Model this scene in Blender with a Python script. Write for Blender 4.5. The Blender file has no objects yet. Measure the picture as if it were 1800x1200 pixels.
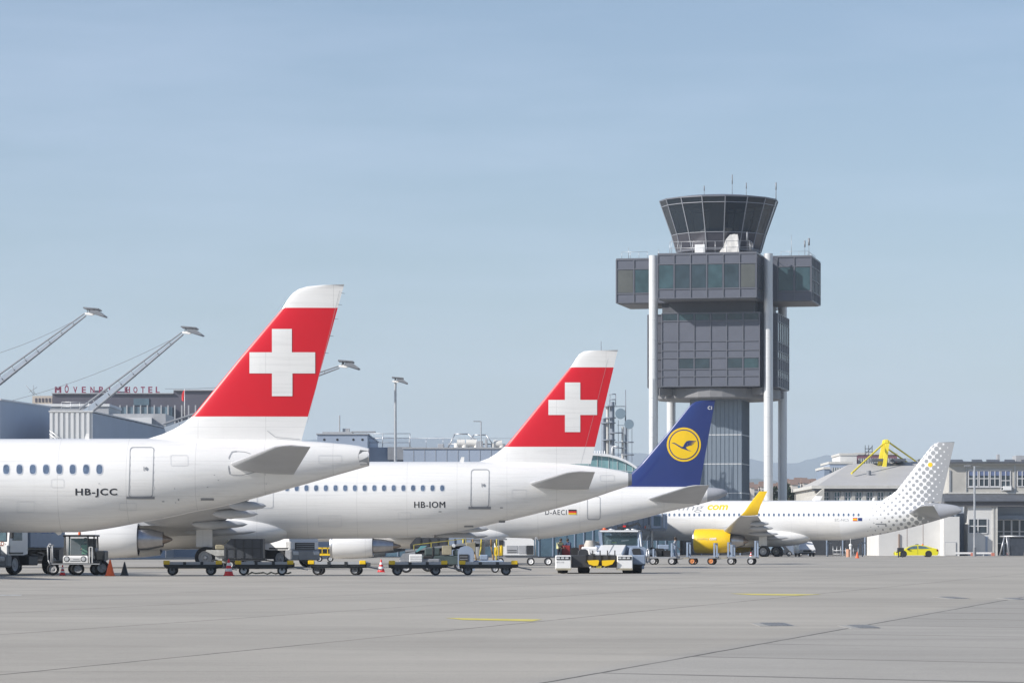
import bpy, bmesh, math, random
from mathutils import Vector, Matrix, noise
from math import sin, cos, pi, radians as R, sqrt, atan2
random.seed(7)
sc = bpy.context.scene
# ------------------------------------------------------------------ camera, sky, sun, exposure
F, CX, HY, EYE = 6000.0, 900.0, 957.0, 1.24        # focal length and horizon in photo pixels, eye height
cam_d = bpy.data.cameras.new("camera"); cam = bpy.data.objects.new("camera", cam_d)
sc.collection.objects.link(cam); sc.camera = cam
cam_d.sensor_width = 36; cam_d.lens = 36 * F / 1800; cam_d.shift_y = (HY - 600) / 1800
cam_d.clip_start = 0.5; cam_d.clip_end = 40000
cam.location = (0, 0, EYE); cam.rotation_euler = (pi / 2, 0, 0)
SUN_AZ, SUN_EL = R(64.5), R(31.7)                  # azimuth to the left of the direction back to the camera
sd = Vector((-sin(SUN_AZ) * cos(SUN_EL), -cos(SUN_AZ) * cos(SUN_EL), sin(SUN_EL)))
sun_d = bpy.data.lights.new("sun", 'SUN'); sun_d.energy = 4.6; sun_d.angle = R(0.6); sun_d.color = (1, .955, .89)
sun = bpy.data.objects.new("sun", sun_d); sc.collection.objects.link(sun)
sun.rotation_euler = sd.to_track_quat('Z', 'Y').to_euler(); sun.location = (-40, -10, 60)
w = bpy.data.worlds.new("World"); sc.world = w; w.use_nodes = True
nt = w.node_tree; nt.nodes.clear()
sky = nt.nodes.new('ShaderNodeTexSky'); sky.sky_type = 'NISHITA'; sky.sun_disc = False
sky.sun_elevation = SUN_EL; sky.sun_rotation = atan2(sd.x, sd.y)
sky.air_density = 1.0; sky.dust_density = .9; sky.ozone_density = 2.2; sky.altitude = 400
tc = nt.nodes.new('ShaderNodeTexCoord')
mp = nt.nodes.new('ShaderNodeMapping'); mp.inputs['Scale'].default_value = (2.6, 2.6, 17); mp.inputs['Rotation'].default_value = (0.02, 0.03, 0)
nz = nt.nodes.new('ShaderNodeTexNoise'); nz.inputs['Scale'].default_value = 2.3; nz.inputs['Detail'].default_value = 5; nz.inputs['Roughness'].default_value = .55
cr = nt.nodes.new('ShaderNodeMapRange'); cr.inputs['From Min'].default_value = .42; cr.inputs['From Max'].default_value = .78
cr.inputs['To Min'].default_value = 0; cr.inputs['To Max'].default_value = .26
mix = nt.nodes.new('ShaderNodeMixRGB'); mix.inputs['Color2'].default_value = (6.9, 7.7, 9.2, 1)
hs = nt.nodes.new('ShaderNodeHueSaturation'); hs.inputs['Saturation'].default_value = .92
bg = nt.nodes.new('ShaderNodeBackground'); bg.inputs['Strength'].default_value = .085
wo = nt.nodes.new('ShaderNodeOutputWorld')
L = nt.links.new
L(tc.outputs['Generated'], mp.inputs['Vector']); L(mp.outputs['Vector'], nz.inputs['Vector']); L(nz.outputs['Fac'], cr.inputs['Value'])
L(sky.outputs['Color'], hs.inputs['Color']); L(hs.outputs['Color'], mix.inputs['Color1']); L(cr.outputs['Result'], mix.inputs['Fac'])
tint = nt.nodes.new('ShaderNodeMixRGB'); tint.blend_type = 'MULTIPLY'; tint.inputs['Fac'].default_value = 1; tint.inputs['Color2'].default_value = (.95, .99, 1.05, 1)
L(mix.outputs['Color'], tint.inputs['Color1']); L(tint.outputs['Color'], bg.inputs['Color']); L(bg.outputs['Background'], wo.inputs['Surface'])
sc.view_settings.view_transform = 'Standard'; sc.view_settings.look = 'None'; sc.view_settings.exposure = 0.34
sc.view_settings.gamma = 1; sc.view_settings.use_curve_mapping = False
sc.cycles.max_bounces = 6; sc.cycles.volume_bounces = 1; sc.cycles.diffuse_bounces = 3; sc.cycles.use_denoising = True

# ------------------------------------------------------------------ helpers
def px3(px, py, Y): return Vector(((px - CX) * Y / F, Y, EYE + (HY - py) * Y / F))
def gx(px, Y): return (px - CX) * Y / F
def pz(py, Y): return EYE + (HY - py) * Y / F
def gdepth(py): return F * EYE / (py - HY)

MATS = {}
def M(name, col, rough=.5, metal=0.0, var=.08, scale=2.0, bump=0.0, coat=0.0, stretch=(1, 1, 1), rvar=0.0, dirt=0.0):
    if name in MATS: return MATS[name]
    m = bpy.data.materials.new(name); m.use_nodes = True; n = m.node_tree; b = n.nodes['Principled BSDF']
    b.inputs['Roughness'].default_value = rough; b.inputs['Metallic'].default_value = metal
    b.inputs['Coat Weight'].default_value = coat
    b.inputs['Base Color'].default_value = (*col, 1); m.diffuse_color = (*col, 1)
    if var or bump or rvar:
        t = n.nodes.new('ShaderNodeTexCoord'); mm = n.nodes.new('ShaderNodeMapping'); mm.inputs['Scale'].default_value = stretch
        z = n.nodes.new('ShaderNodeTexNoise'); z.inputs['Scale'].default_value = scale; z.inputs['Detail'].default_value = 6; z.inputs['Roughness'].default_value = .62
        n.links.new(t.outputs['Object'], mm.inputs['Vector']); n.links.new(mm.outputs['Vector'], z.inputs['Vector'])
        r = n.nodes.new('ShaderNodeMapRange'); r.inputs['From Min'].default_value = .3; r.inputs['From Max'].default_value = .7
        r.inputs['To Min'].default_value = 1 - var; r.inputs['To Max'].default_value = 1 + var * .6
        mul = n.nodes.new('ShaderNodeVectorMath'); mul.operation = 'SCALE'; mul.inputs[0].default_value = col
        n.links.new(z.outputs['Fac'], r.inputs['Value']); n.links.new(r.outputs['Result'], mul.inputs['Scale'])
        n.links.new(mul.outputs['Vector'], b.inputs['Base Color'])
        if rvar:
            r2 = n.nodes.new('ShaderNodeMapRange'); r2.inputs['To Min'].default_value = max(.03, rough - rvar); r2.inputs['To Max'].default_value = rough + rvar
            n.links.new(z.outputs['Fac'], r2.inputs['Value']); n.links.new(r2.outputs['Result'], b.inputs['Roughness'])
        if bump:
            bp = n.nodes.new('ShaderNodeBump'); bp.inputs['Strength'].default_value = bump; bp.inputs['Distance'].default_value = .05
            n.links.new(z.outputs['Fac'], bp.inputs['Height']); n.links.new(bp.outputs['Normal'], b.inputs['Normal'])
    MATS[name] = m
    return m

def hull(points):
    bm = bmesh.new()
    for p in points: bm.verts.new(p)
    r = bmesh.ops.convex_hull(bm, input=bm.verts)
    dele = [g for g in r.get('geom_interior', []) if isinstance(g, bmesh.types.BMVert)] + [g for g in r.get('geom_unused', []) if isinstance(g, bmesh.types.BMVert)]
    if dele: bmesh.ops.delete(bm, geom=list(set(dele)), context='VERTS')
    bmesh.ops.dissolve_limit(bm, angle_limit=R(1), verts=bm.verts, edges=bm.edges)
    bm.verts.index_update()
    vs = [v.co.copy() for v in bm.verts]; fs = [[v.index for v in f.verts] for f in bm.faces]
    bm.free(); return vs, fs

class MB:
    def __init__(s): s.v = []; s.f = []; s.m = []; s.s = []; s.mi = 0; s.sm = False
    def mat(s, i): s.mi = i; return s
    def raw(s, vs, fs, smooth=None, xf=None):
        b = len(s.v)
        s.v += [Vector(v) if xf is None else xf @ Vector(v) for v in vs]
        for f in fs:
            s.f.append([b + i for i in f]); s.m.append(s.mi); s.s.append(s.sm if smooth is None else smooth)
        return s
    def box(s, x0, x1, y0, y1, z0, z1, bev=0.0, xf=None):
        if x0 > x1: x0, x1 = x1, x0
        if y0 > y1: y0, y1 = y1, y0
        if z0 > z1: z0, z1 = z1, z0
        if bev > 0:
            bev = min(bev, (x1 - x0) * .45, (y1 - y0) * .45, (z1 - z0) * .45); P = []
            for x, sx in ((x0, 1), (x1, -1)):
                for y, sy in ((y0, 1), (y1, -1)):
                    for z, sz in ((z0, 1), (z1, -1)):
                        P += [(x, y + sy * bev, z + sz * bev), (x + sx * bev, y, z + sz * bev), (x + sx * bev, y + sy * bev, z)]
            vs, fs = hull(P)
        else:
            vs = [(x0, y0, z0), (x1, y0, z0), (x1, y1, z0), (x0, y1, z0), (x0, y0, z1), (x1, y0, z1), (x1, y1, z1), (x0, y1, z1)]
            fs = [(0, 3, 2, 1), (4, 5, 6, 7), (0, 1, 5, 4), (1, 2, 6, 5), (2, 3, 7, 6), (3, 0, 4, 7)]
        return s.raw(vs, fs, False, xf)
    def hull(s, pts, xf=None):
        vs, fs = hull(pts); return s.raw(vs, fs, False, xf)
    def tube(s, p0, p1, r0, r1=None, n=10, caps=True):
        p0, p1 = Vector(p0), Vector(p1); r1 = r0 if r1 is None else r1
        d = (p1 - p0).normalized(); a = d.orthogonal().normalized(); b = d.cross(a)
        vs = []
        for p, r in ((p0, r0), (p1, r1)):
            for k in range(n):
                t = 2 * pi * k / n; vs.append(p + (a * cos(t) + b * sin(t)) * r)
        fs = [(k, (k + 1) % n, n + (k + 1) % n, n + k) for k in range(n)]
        s.raw(vs, fs, n > 5)
        if caps: s.raw(vs, [tuple(range(n))[::-1], tuple(range(n, 2 * n))], False)
        return s
    def path(s, pts, r, n=8):
        for a, b in zip(pts[:-1], pts[1:]): s.tube(a, b, r, r, n)
        return s
    def bar(s, p0, p1, wd, ht, up=(0, 0, 1)):
        p0, p1 = Vector(p0), Vector(p1); d = (p1 - p0).normalized(); up = Vector(up)
        a = d.cross(up); a = d.orthogonal() if a.length < 1e-4 else a
        a.normalize(); b = a.cross(d)
        vs = [p + a * sa * wd / 2 + b * sb * ht / 2 for p in (p0, p1) for sa, sb in ((-1, -1), (1, -1), (1, 1), (-1, 1))]
        return s.raw(vs, [(0, 1, 2, 3), (4, 7, 6, 5), (0, 4, 5, 1), (1, 5, 6, 2), (2, 6, 7, 3), (3, 7, 4, 0)], False)
    def lathe(s, prof, axis='x', c=(0, 0, 0), n=32, smooth=True):
        """prof: (t, r) along the axis"""
        vs = []; c = Vector(c)
        for t, r in prof:
            for k in range(n):
                a = 2 * pi * k / n; u, v = r * cos(a), r * sin(a)
                vs.append(c + Vector({'x': (t, u, v), 'y': (u, t, v), 'z': (u, v, t)}[axis]))
        fs = []
        for j in range(len(prof) - 1):
            for k in range(n):
                fs.append((j * n + k, j * n + (k + 1) % n, (j + 1) * n + (k + 1) % n, (j + 1) * n + k))
        s.raw(vs, fs, smooth)
        return s
    def disc(s, c, r, axis='y', n=24):
        c = Vector(c); vs = []
        for k in range(n):
            a = 2 * pi * k / n; u, v = r * cos(a), r * sin(a)
            vs.append(c + Vector({'x': (0, u, v), 'y': (u, 0, v), 'z': (u, v, 0)}[axis]))
        return s.raw(vs, [tuple(range(n))], False)
    def prism(s, poly, y0, y1, xf=None):
        """poly in (x,z), extruded along y"""
        n = len(poly); vs = [(x, y0, z) for x, z in poly] + [(x, y1, z) for x, z in poly]
        fs = [tuple(range(n)), tuple(range(n, 2 * n))[::-1]] + [(k, n + k, n + (k + 1) % n, (k + 1) % n) for k in range(n)]
        return s.raw(vs, fs, False, xf)
    def build(s, name, mats, parent=None, smooth_angle=None):
        me = bpy.data.meshes.new(name); me.from_pydata([tuple(v) for v in s.v], [], s.f)
        if not isinstance(mats, (list, tuple)): mats = [mats]
        for m in mats: me.materials.append(m)
        me.polygons.foreach_set('material_index', s.m); me.polygons.foreach_set('use_smooth', s.s)
        bm = bmesh.new(); bm.from_mesh(me); bmesh.ops.remove_doubles(bm, verts=bm.verts, dist=1e-5)
        bmesh.ops.recalc_face_normals(bm, faces=bm.faces)
        for e in bm.edges:
            if len(e.link_faces) == 2 and e.calc_face_angle(0) > R(38): e.smooth = False
        bm.to_mesh(me); bm.free()
        me.update()
        o = bpy.data.objects.new(name, me); sc.collection.objects.link(o)
        if parent is not None: o.parent = parent
        return o

def tag(o, label=None, cat=None, group=None, kind=None):
    if label: o['label'] = label
    if cat: o['category'] = cat
    if group: o['group'] = group
    if kind: o['kind'] = kind
    return o
def thing(name, loc, label, cat, rz=0, group=None):
    o = bpy.data.objects.new(name, None); sc.collection.objects.link(o)
    o.location = loc; o.rotation_euler = (0, 0, rz); o.empty_display_size = .2
    return tag(o, label, cat, group)
def copy_tree(o, parent=None):
    c = o.copy(); sc.collection.objects.link(c)
    if parent is not None: c.parent = parent
    for ch in [x for x in sc.objects if x.parent == o]: copy_tree(ch, c)
    return c

def text_mesh(s, bold=.0, shear=0.0, spacing=1.0, res=3):
    """text as flat triangles normalised to (0..1, 0..1)"""
    thick = 'M' in s and bold > 0
    cu = bpy.data.curves.new('t', 'FONT'); cu.body = s; cu.size = 1; cu.offset = 0 if thick else bold; cu.resolution_u = res
    cu.shear = shear; cu.space_character = spacing
    ob = bpy.data.objects.new('t', cu); sc.collection.objects.link(ob)
    bpy.context.view_layer.update()
    me = bpy.data.meshes.new_from_object(ob)
    bm = bmesh.new(); bm.from_mesh(me); ys_ = [v.co.y for v in bm.verts]; ya, yb = min(ys_), max(ys_)
    for k_ in range(1, 6):
        bmesh.ops.bisect_plane(bm, geom=bm.verts[:] + bm.edges[:] + bm.faces[:], plane_co=(0, ya + (yb - ya) * k_ / 6, 0), plane_no=(0, 1, 0))
    bm.to_mesh(me); bm.free()
    vs = [v.co.copy() for v in me.vertices]; fs = [list(p.vertices) for p in me.polygons]
    bpy.data.objects.remove(ob); bpy.data.curves.remove(cu); bpy.data.meshes.remove(me)
    x0 = min(v.x for v in vs); x1 = max(v.x for v in vs); y0 = min(v.y for v in vs); y1 = max(v.y for v in vs)
    if thick and len(s) > 1:
        n0 = len(vs); vs = vs + [v + Vector((bold * 1.6, 0, 0)) for v in vs]; fs = fs + [[i + n0 for i in f] for f in fs]; x1 += bold * 1.6
    return [((v.x - x0) / (x1 - x0), (v.y - y0) / (y1 - y0)) for v in vs], fs
def put_text(mb, s, x0, x1, z0, z1, y, depth=.01, **k):
    """upright text on a plane facing -y"""
    vs, fs = text_mesh(s, **k)
    mb.raw([(x0 + u * (x1 - x0), y - depth, z0 + v * (z1 - z0)) for u, v in vs], fs, False)

def pchip(xs, ys, x):
    n = len(xs)
    if x <= xs[0]: return ys[0]
    if x >= xs[-1]: return ys[-1]
    h = [xs[i + 1] - xs[i] for i in range(n - 1)]; d = [(ys[i + 1] - ys[i]) / h[i] for i in range(n - 1)]
    def sl(i):
        if i == 0: return d[0]
        if i == n - 1: return d[-1]
        if d[i - 1] * d[i] <= 0: return 0
        w1, w2 = 2 * h[i] + h[i - 1], h[i] + 2 * h[i - 1]
        return (w1 + w2) / (w1 / d[i - 1] + w2 / d[i])
    i = max(j for j in range(n - 1) if xs[j] <= x)
    t = (x - xs[i]) / h[i]; m0, m1 = sl(i), sl(i + 1)
    return (2*t**3 - 3*t**2 + 1) * ys[i] + (t**3 - 2*t**2 + t) * h[i] * m0 + (-2*t**3 + 3*t**2) * ys[i+1] + (t**3 - t**2) * h[i] * m1
def lin(pts, x):
    if x <= pts[0][0]: return pts[0][1]
    for (a, b), (c, d) in zip(pts[:-1], pts[1:]):
        if x <= c: return b + (d - b) * (x - a) / (c - a)
    return pts[-1][1]
# ------------------------------------------------------------------ shared materials
white = M('white_paint', (.80, .80, .80), .34, var=.03, scale=.6, coat=.3)
def skin_mat():
    m = bpy.data.materials.new('airliner_white'); m.use_nodes = True; n = m.node_tree; b = n.nodes['Principled BSDF']; N = n.nodes.new
    b.inputs['Roughness'].default_value = .3; b.inputs['Coat Weight'].default_value = .4
    t = N('ShaderNodeTexCoord'); sp = N('ShaderNodeSeparateXYZ'); n.links.new(t.outputs['Object'], sp.inputs[0])
    def mth(op, *a):
        q = N('ShaderNodeMath'); q.operation = op
        for i, v in enumerate(a):
            if isinstance(v, (int, float)): q.inputs[i].default_value = v
            else: n.links.new(v, q.inputs[i])
        return q.outputs[0]
    def nz_(sc_, st, lo, hi, a, b_):
        mm = N('ShaderNodeMapping'); mm.inputs['Scale'].default_value = st; n.links.new(t.outputs['Object'], mm.inputs['Vector'])
        z = N('ShaderNodeTexNoise'); z.inputs['Scale'].default_value = sc_; z.inputs['Detail'].default_value = 6; n.links.new(mm.outputs[0], z.inputs['Vector'])
        r = N('ShaderNodeMapRange'); r.inputs[1].default_value = lo; r.inputs[2].default_value = hi; r.inputs[3].default_value = a; r.inputs[4].default_value = b_; n.links.new(z.outputs['Fac'], r.inputs[0]); return r.outputs[0]
    def seam(v, pitch, wd):
        f = mth('ABSOLUTE', mth('SUBTRACT', mth('FRACT', mth('DIVIDE', mth('ADD', v, 200.3), pitch)), .5)); return mth('LESS_THAN', f, wd / pitch / 2)
    s = mth('MULTIPLY', mth('MAXIMUM', mth('MULTIPLY', seam(sp.outputs['X'], 2.67, .018), 1), mth('MULTIPLY', seam(sp.outputs['Z'], 1.37, .014), .7)), .22)
    g = mth('MULTIPLY', nz_(.8, (.5, 1, 2.2), .3, .7, .97, 1.02), nz_(3.2, (.12, 1, 3.0), .52, .78, 1, .89)); g = mth('MULTIPLY', g, nz_(2.0, (2.0, 1, .22), .6, .8, 1, .95))
    f = mth('MULTIPLY', g, mth('SUBTRACT', 1, s)); q = N('ShaderNodeVectorMath'); q.operation = 'SCALE'; q.inputs[0].default_value = (.80, .79, .775); n.links.new(f, q.inputs['Scale'])
    n.links.new(q.outputs[0], b.inputs['Base Color']); MATS['airliner_white'] = m; return m
fwhite = skin_mat()
fred = M('fin_red', (.64, .005, .018), .38, var=.05, scale=.4, coat=.15)
fblue = M('fin_blue', (.017, .036, .17), .3, var=.1, scale=.5, coat=.35)
fgrey = M('tail_grey', (.36, .37, .40), .38, var=.05, coat=.3)
yellow = M('yellow_paint', (.90, .58, .008), .35, var=.05, coat=.4)
yelmark = M('yellow_marking', (.62, .54, .12), .7, var=.2, scale=3)
winggrey = M('wing_grey', (.44, .45, .47), .38, var=.08, scale=1.2)
steel = M('steel', (.52, .52, .53), .32, 1, var=.12, scale=4)
hotmetal = M('exhaust_metal', (.30, .25, .22), .34, 1, var=.3, scale=3)
nozzle = M('nozzle_metal', (.42, .42, .44), .3, 1, var=.15, scale=3)
dark = M('dark_paint', (.03, .032, .036), .45, var=.15)
black = M('rubber', (.018, .018, .02), .75, var=.15)
line = M('panel_line', (.36, .37, .39), .6, var=.1)
linelt = M('panel_line_light', (.62, .63, .64), .5, var=.05)
glassd = M('cabin_glass', (.13, .18, .27), .12, var=.35, scale=5)
glassr = M('window_ring', (.60, .62, .66), .35, var=.05)
letter = M('letter_black', (.02, .022, .03), .45, var=.1)
grey = M('grey_paint', (.24, .25, .27), .45, var=.12)
midgrey = M('mid_grey_paint', (.40, .41, .43), .45, var=.1)
bluegrey = M('blue_grey_paint', (.26, .32, .42), .42, var=.1)
galv = M('galvanised_steel', (.50, .51, .53), .42, .7, var=.15, scale=3)
glass_cab = M('windscreen', (.10, .16, .19), .06, var=.35, scale=3)
orange = M('orange_plastic', (.80, .13, .03), .5, var=.1)
redp = M('red_plastic', (.72, .03, .03), .5, var=.1)
conew = M('reflective_white', (.8, .8, .8), .5, var=.05)
lampm = M('headlamp', (.6, .62, .65), .08, var=.1)
brick = M('maroon_panel', (.20, .09, .12), .7, var=.1)

def clear_glass(name, col, alpha):
    m = bpy.data.materials.new(name); m.use_nodes = True; n = m.node_tree; b = n.nodes['Principled BSDF']
    b.inputs['Base Color'].default_value = (*col, 1); b.inputs['Roughness'].default_value = .05; b.inputs['Alpha'].default_value = alpha
    MATS[name] = m; return m
seeglass = clear_glass('tinted_cab_glass', (.08, .13, .15), .45)

# ------------------------------------------------------------------ aircraft
wrnd = random.Random(5)
FOIL = [0, .012, .04, .09, .17, .28, .42, .58, .74, .88, 1.0]
def ft(c):
    return 1 if c < 0 else min(1.0, 5 * (.2969 * sqrt(c) - .126 * c - .3516 * c**2 + .2843 * c**3 - .1036 * c**4) / .5 )
def foil_loft(mb, secs, mats=None, cap=True):
    """secs: (leading point, trailing point, half thickness, thickness axis)"""
    n = len(FOIL); rings = []
    for le, te, T, ax in secs:
        le, te, ax = Vector(le), Vector(te), Vector(ax)
        up = [le + (te - le) * c + ax * T * ft(c) for c in FOIL]
        dn = [le + (te - le) * c - ax * T * ft(c) for c in FOIL[1:-1]][::-1]
        rings.append(up + dn)
    k = len(rings[0])
    for i in range(len(rings) - 1):
        mb.mi = mats[i] if mats else 0
        mb.raw(rings[i] + rings[i + 1], [(j, (j + 1) % k, k + (j + 1) % k, k + j) for j in range(k)], True)
    if cap:
        mb.mi = mats[-1] if mats else 0
        mb.raw(rings[-1], [tuple(range(k))], False); mb.raw(rings[0], [tuple(range(k))[::-1]], False)

class Plane:
    def __init__(s, name, label, tailpx, Y, yaw, group):
        s.O = Vector(((tailpx - CX) * Y / F, Y, 0)); s.yaw = yaw; s.c, s.sn = cos(yaw), sin(yaw)
        s.root = thing(name, s.O, label, 'airliner', yaw, group)
    def loc(s, px, py, ly=0.0):
        """point of the vertical plane at lateral offset ly seen at a photo pixel, in the aircraft's own metres"""
        k = (px - CX) / F
        # Ox + c*lx - s*ly = k*(Oy + s*lx + c*ly)
        lx = (k * (s.O.y + s.c * ly) - s.O.x + s.sn * ly) / (s.c - k * s.sn)
        Y = s.O.y + s.sn * lx + s.c * ly
        return Vector((lx, ly, EYE + (HY - py) * Y / F))
    def fuselage(s, top, bot, hw, nose, mats, cut=None, n=64):
        """top/bot: (px,py) outlines seen in the photo; nose: (lx, zb, zt, hw) stations; hw: list (lx, half width)"""
        T = sorted((s.loc(a, b).x, s.loc(a, b).z) for a, b in top); B = sorted((s.loc(a, b).x, s.loc(a, b).z) for a, b in bot)
        s.tx, s.tz = [-99] + [p[0] for p in T], [T[0][1]] + [p[1] for p in T]
        s.bx, s.bz = [-99] + [p[0] for p in B], [B[0][1]] + [p[1] for p in B]
        s.hwx, s.hwy = [p[0] for p in hw], [p[1] for p in hw]
        s.nose = nose
    def st(s, x):
        zt, zb, h = pchip(s.tx, s.tz, x), pchip(s.bx, s.bz, x), pchip(s.hwx, s.hwy, x)
        N = s.nose
        if x < N[-1][0]:
            xs = [p[0] for p in N]
            f = lambda i: pchip(xs, [p[i] for p in N], x)
            # nose stations are given as fractions of the body section
            zb0, zt0 = zb, zt; H = zt0 - zb0
            zb, zt, h = zb0 + f(1) * H, zb0 + f(2) * H, h * f(3)
        return (zt + zb) / 2, (zt - zb) / 2, h
    def skin_y(s, x, z):
        zc, a, b = s.st(x); q = max(-.995, min(.995, (z - zc) / a)); return -b * sqrt(1 - q * q)
    def surf(s, px, py, off=.005):
        ly = -1.7
        for _ in range(5):
            p = s.loc(px, py, ly); ly = s.skin_y(p.x, p.z)
        zc, a, b = s.st(p.x); nrm = Vector((0, ly / (b * b), (p.z - zc) / (a * a))).normalized()
        return Vector((p.x, ly, p.z)) + nrm * off
    def surfl(s, x, z, off=.012):
        ly = s.skin_y(x, z); zc, a, b = s.st(x); nrm = Vector((0, ly / (b * b), (z - zc) / (a * a))).normalized()
        return Vector((x, ly, z)) + nrm * off
    def build_fuselage(s, x0, x1, mats, matf=None, n=64, step=.3):
        mb = MB(); xs = []
        for p in s.nose[:8]: xs.append(p[0])
        x = s.nose[-1][0]
        a = xs[0]; fine = []
        for i in range(24): fine.append(xs[0] + (x - xs[0]) * (i / 24) ** 2)
        xs = fine
        while x < x1: xs.append(x); x += step
        xs.append(x1); rings = []
        for x in xs:
            zc, a, b = s.st(x); a, b = max(a, .01), max(b, .01)
            rings.append([Vector((x, -b * cos(2 * pi * k / n), zc + a * sin(2 * pi * k / n))) for k in range(n)])
        for i in range(len(rings) - 1):
            mb.mi = matf(xs[i]) if matf else 0
            mb.raw(rings[i] + rings[i + 1], [(k, (k + 1) % n, n + (k + 1) % n, n + k) for k in range(n)], True)
        mb.mi = 0; mb.raw(rings[0], [tuple(range(n))], True)
        mb.mi = matf(xs[-1]) if matf else 0; mb.raw(rings[-1], [tuple(range(n))[::-1]], False)
        return mb.build('fuselage', mats, s.root)
    def poly_strip(s, mb, pts, wd, closed=True, off=.011, fn=None):
        """a painted line of width wd px along px points on the skin"""
        fn = fn or s.surf; n = len(pts); rng = range(n if closed else n - 1)
        q = []
        for i in range(n):
            a = Vector(pts[(i - 1) % n] if closed or i > 0 else pts[i]); b = Vector(pts[(i + 1) % n] if closed or i < n - 1 else pts[i])
            d = (b - a); d = Vector((1, 0)) if d.length == 0 else d.normalized(); nn = Vector((-d.y, d.x)) * wd / 2; p = Vector(pts[i])
            q.append((fn(p.x + nn.x, p.y + nn.y, off), fn(p.x - nn.x, p.y - nn.y, off)))
        for i in rng:
            a, b = q[i], q[(i + 1) % n]; mb.raw([a[0], a[1], b[1], b[0]], [(0, 1, 2, 3)], False)
    def rrect(s, x0, y0, x1, y1, r, slant=0.0, k=4, sub=3):
        """rounded rectangle outline in px, slant moves the bottom edge in x"""
        P = []
        for cx, cy, a0 in ((x1 - r, y0 + r, -pi/2), (x1 - r, y1 - r, 0), (x0 + r, y1 - r, pi/2), (x0 + r, y0 + r, pi)):
            for i in range(k + 1):
                a = a0 + (pi / 2) * i / k; P.append((cx + r * cos(a), cy + r * sin(a)))
        Q = []
        for i in range(len(P)):
            a, b = P[i], P[(i + 1) % len(P)]; m = sub * 2 if abs(b[1] - a[1]) > 8 else 1
            for j in range(m): Q.append((a[0] + (b[0] - a[0]) * j / m, a[1] + (b[1] - a[1]) * j / m))
        return [(x + slant * (y - y0) / (y1 - y0), y) for x, y in Q]
    def window(s, px, py, wpx, hpx, ring=1.28):
        mb = MB(); n = 16
        def el(k, sc_):
            a = 2 * pi * k / n; ca, sa = cos(a), sin(a)
            e = .75
            return (px + wpx / 2 * sc_ * math.copysign(abs(ca) ** e, ca), py + hpx / 2 * sc_ * math.copysign(abs(sa) ** e, sa))
        out = [s.surf(*el(k, ring), .004) for k in range(n)]; mid = [s.surf(*el(k, 1.0), .010) for k in range(n)]
        inn = [s.surf(*el(k, .97), .005) for k in range(n)]
        mb.mat(1).raw(out + mid, [(k, (k + 1) % n, n + (k + 1) % n, n + k) for k in range(n)], True)
        mb.raw(mid + inn, [(k, (k + 1) % n, n + (k + 1) % n, n + k) for k in range(n)], True)
        mb.mat(0).raw(inn, [tuple(range(n))], False)
        if wrnd.random() < 0:
            d_ = wrnd.uniform(.25, .9); q = [p + Vector((0, -.003, 0)) for p in inn if True]; zt = max(p.z for p in q); zb = min(p.z for p in q); lim = zt - (zt - zb) * d_
            mb.mat(2).raw([Vector((p.x, p.y, max(p.z, lim))) for p in q], [tuple(range(n))], False)
        return mb.build('window', [glassd, glassr, M('cabin_blind', (.24, .28, .34), .4)], s.root)
    def door(s, x0, y0, x1, y1, slant=0, sill=True, handle=None, lw=1.6, r=5, sillpx=4):
        mb = MB(); s.poly_strip(mb, s.rrect(x0, y0, x1, y1, r, slant), lw)
        d = mb.build('door', line, s.root)
        if sill:
            mb = MB(); m = 6; e = sillpx
            for i in range(m):
                a, b = x0 + slant - e + (x1 - x0 + 2 * e) * i / m, x0 + slant - e + (x1 - x0 + 2 * e) * (i + 1) / m
                mb.raw([s.surf(a, y1 - 1, .03), s.surf(a, y1 + e * .8, .03), s.surf(b, y1 + e * .8, .03), s.surf(b, y1 - 1, .03)], [(0, 1, 2, 3)], False)
            mb.build('sill', grey, d)
        if handle:
            hx, hy, hr = handle; mb = MB()
            mb.raw([s.surf(hx + hr * cos(2*pi*k/12), hy + hr * 1.3 * sin(2*pi*k/12), .02) for k in range(12)], [tuple(range(12))], False)
            mb.raw([s.surf(hx - hr*2.2, hy - hr*1.6, .02), s.surf(hx - hr*1.7, hy - hr*1.6, .02), s.surf(hx - hr*1.7, hy + hr*1.6, .02), s.surf(hx - hr*2.2, hy + hr*1.6, .02)], [(0, 1, 2, 3)], False)
            mb.build('handle', grey, d)
        return d
    def lettering(s, txt, x0, x1, y0, y1, m, name='registration', **k):
        vs, fs = text_mesh(txt, **k); mb = MB()
        mb.raw([s.surf(x0 + u * (x1 - x0), y1 + v * (y0 - y1), .006) for u, v in vs], fs, False)
        return mb.build(name, m, s.root)
    def patch(s, mb, x0, y0, x1, y1, off=.02):
        mb.raw([s.surf(x0, y0, off), s.surf(x0, y1, off), s.surf(x1, y1, off), s.surf(x1, y0, off)], [(0, 1, 2, 3)], False)
    # fin -------------------------------------------------
    def fin(s, le, te, bands, mats, T0=.26, T1=.10, ybase=None):
        """le: (px,py) bottom to top; te two points; bands: list of (py limit from the top, material)"""
        LE = sorted([(b, a) for a, b in le]); TE = sorted([(b, a) for a, b in te])
        s.fle, s.fte, s.fT = LE, TE, (T0, T1)
        ys = sorted(set([p[0] for p in LE] + [y for y, _ in bands if y < LE[-1][0]] + [LE[0][0] + (LE[-1][0] - LE[0][0]) * i / 14 for i in range(15)]))[::-1]
        ytop, ybot = LE[0][0], LE[-1][0]; s.fy = (ytop, ybot)
        secs, mi = [], []
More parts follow.
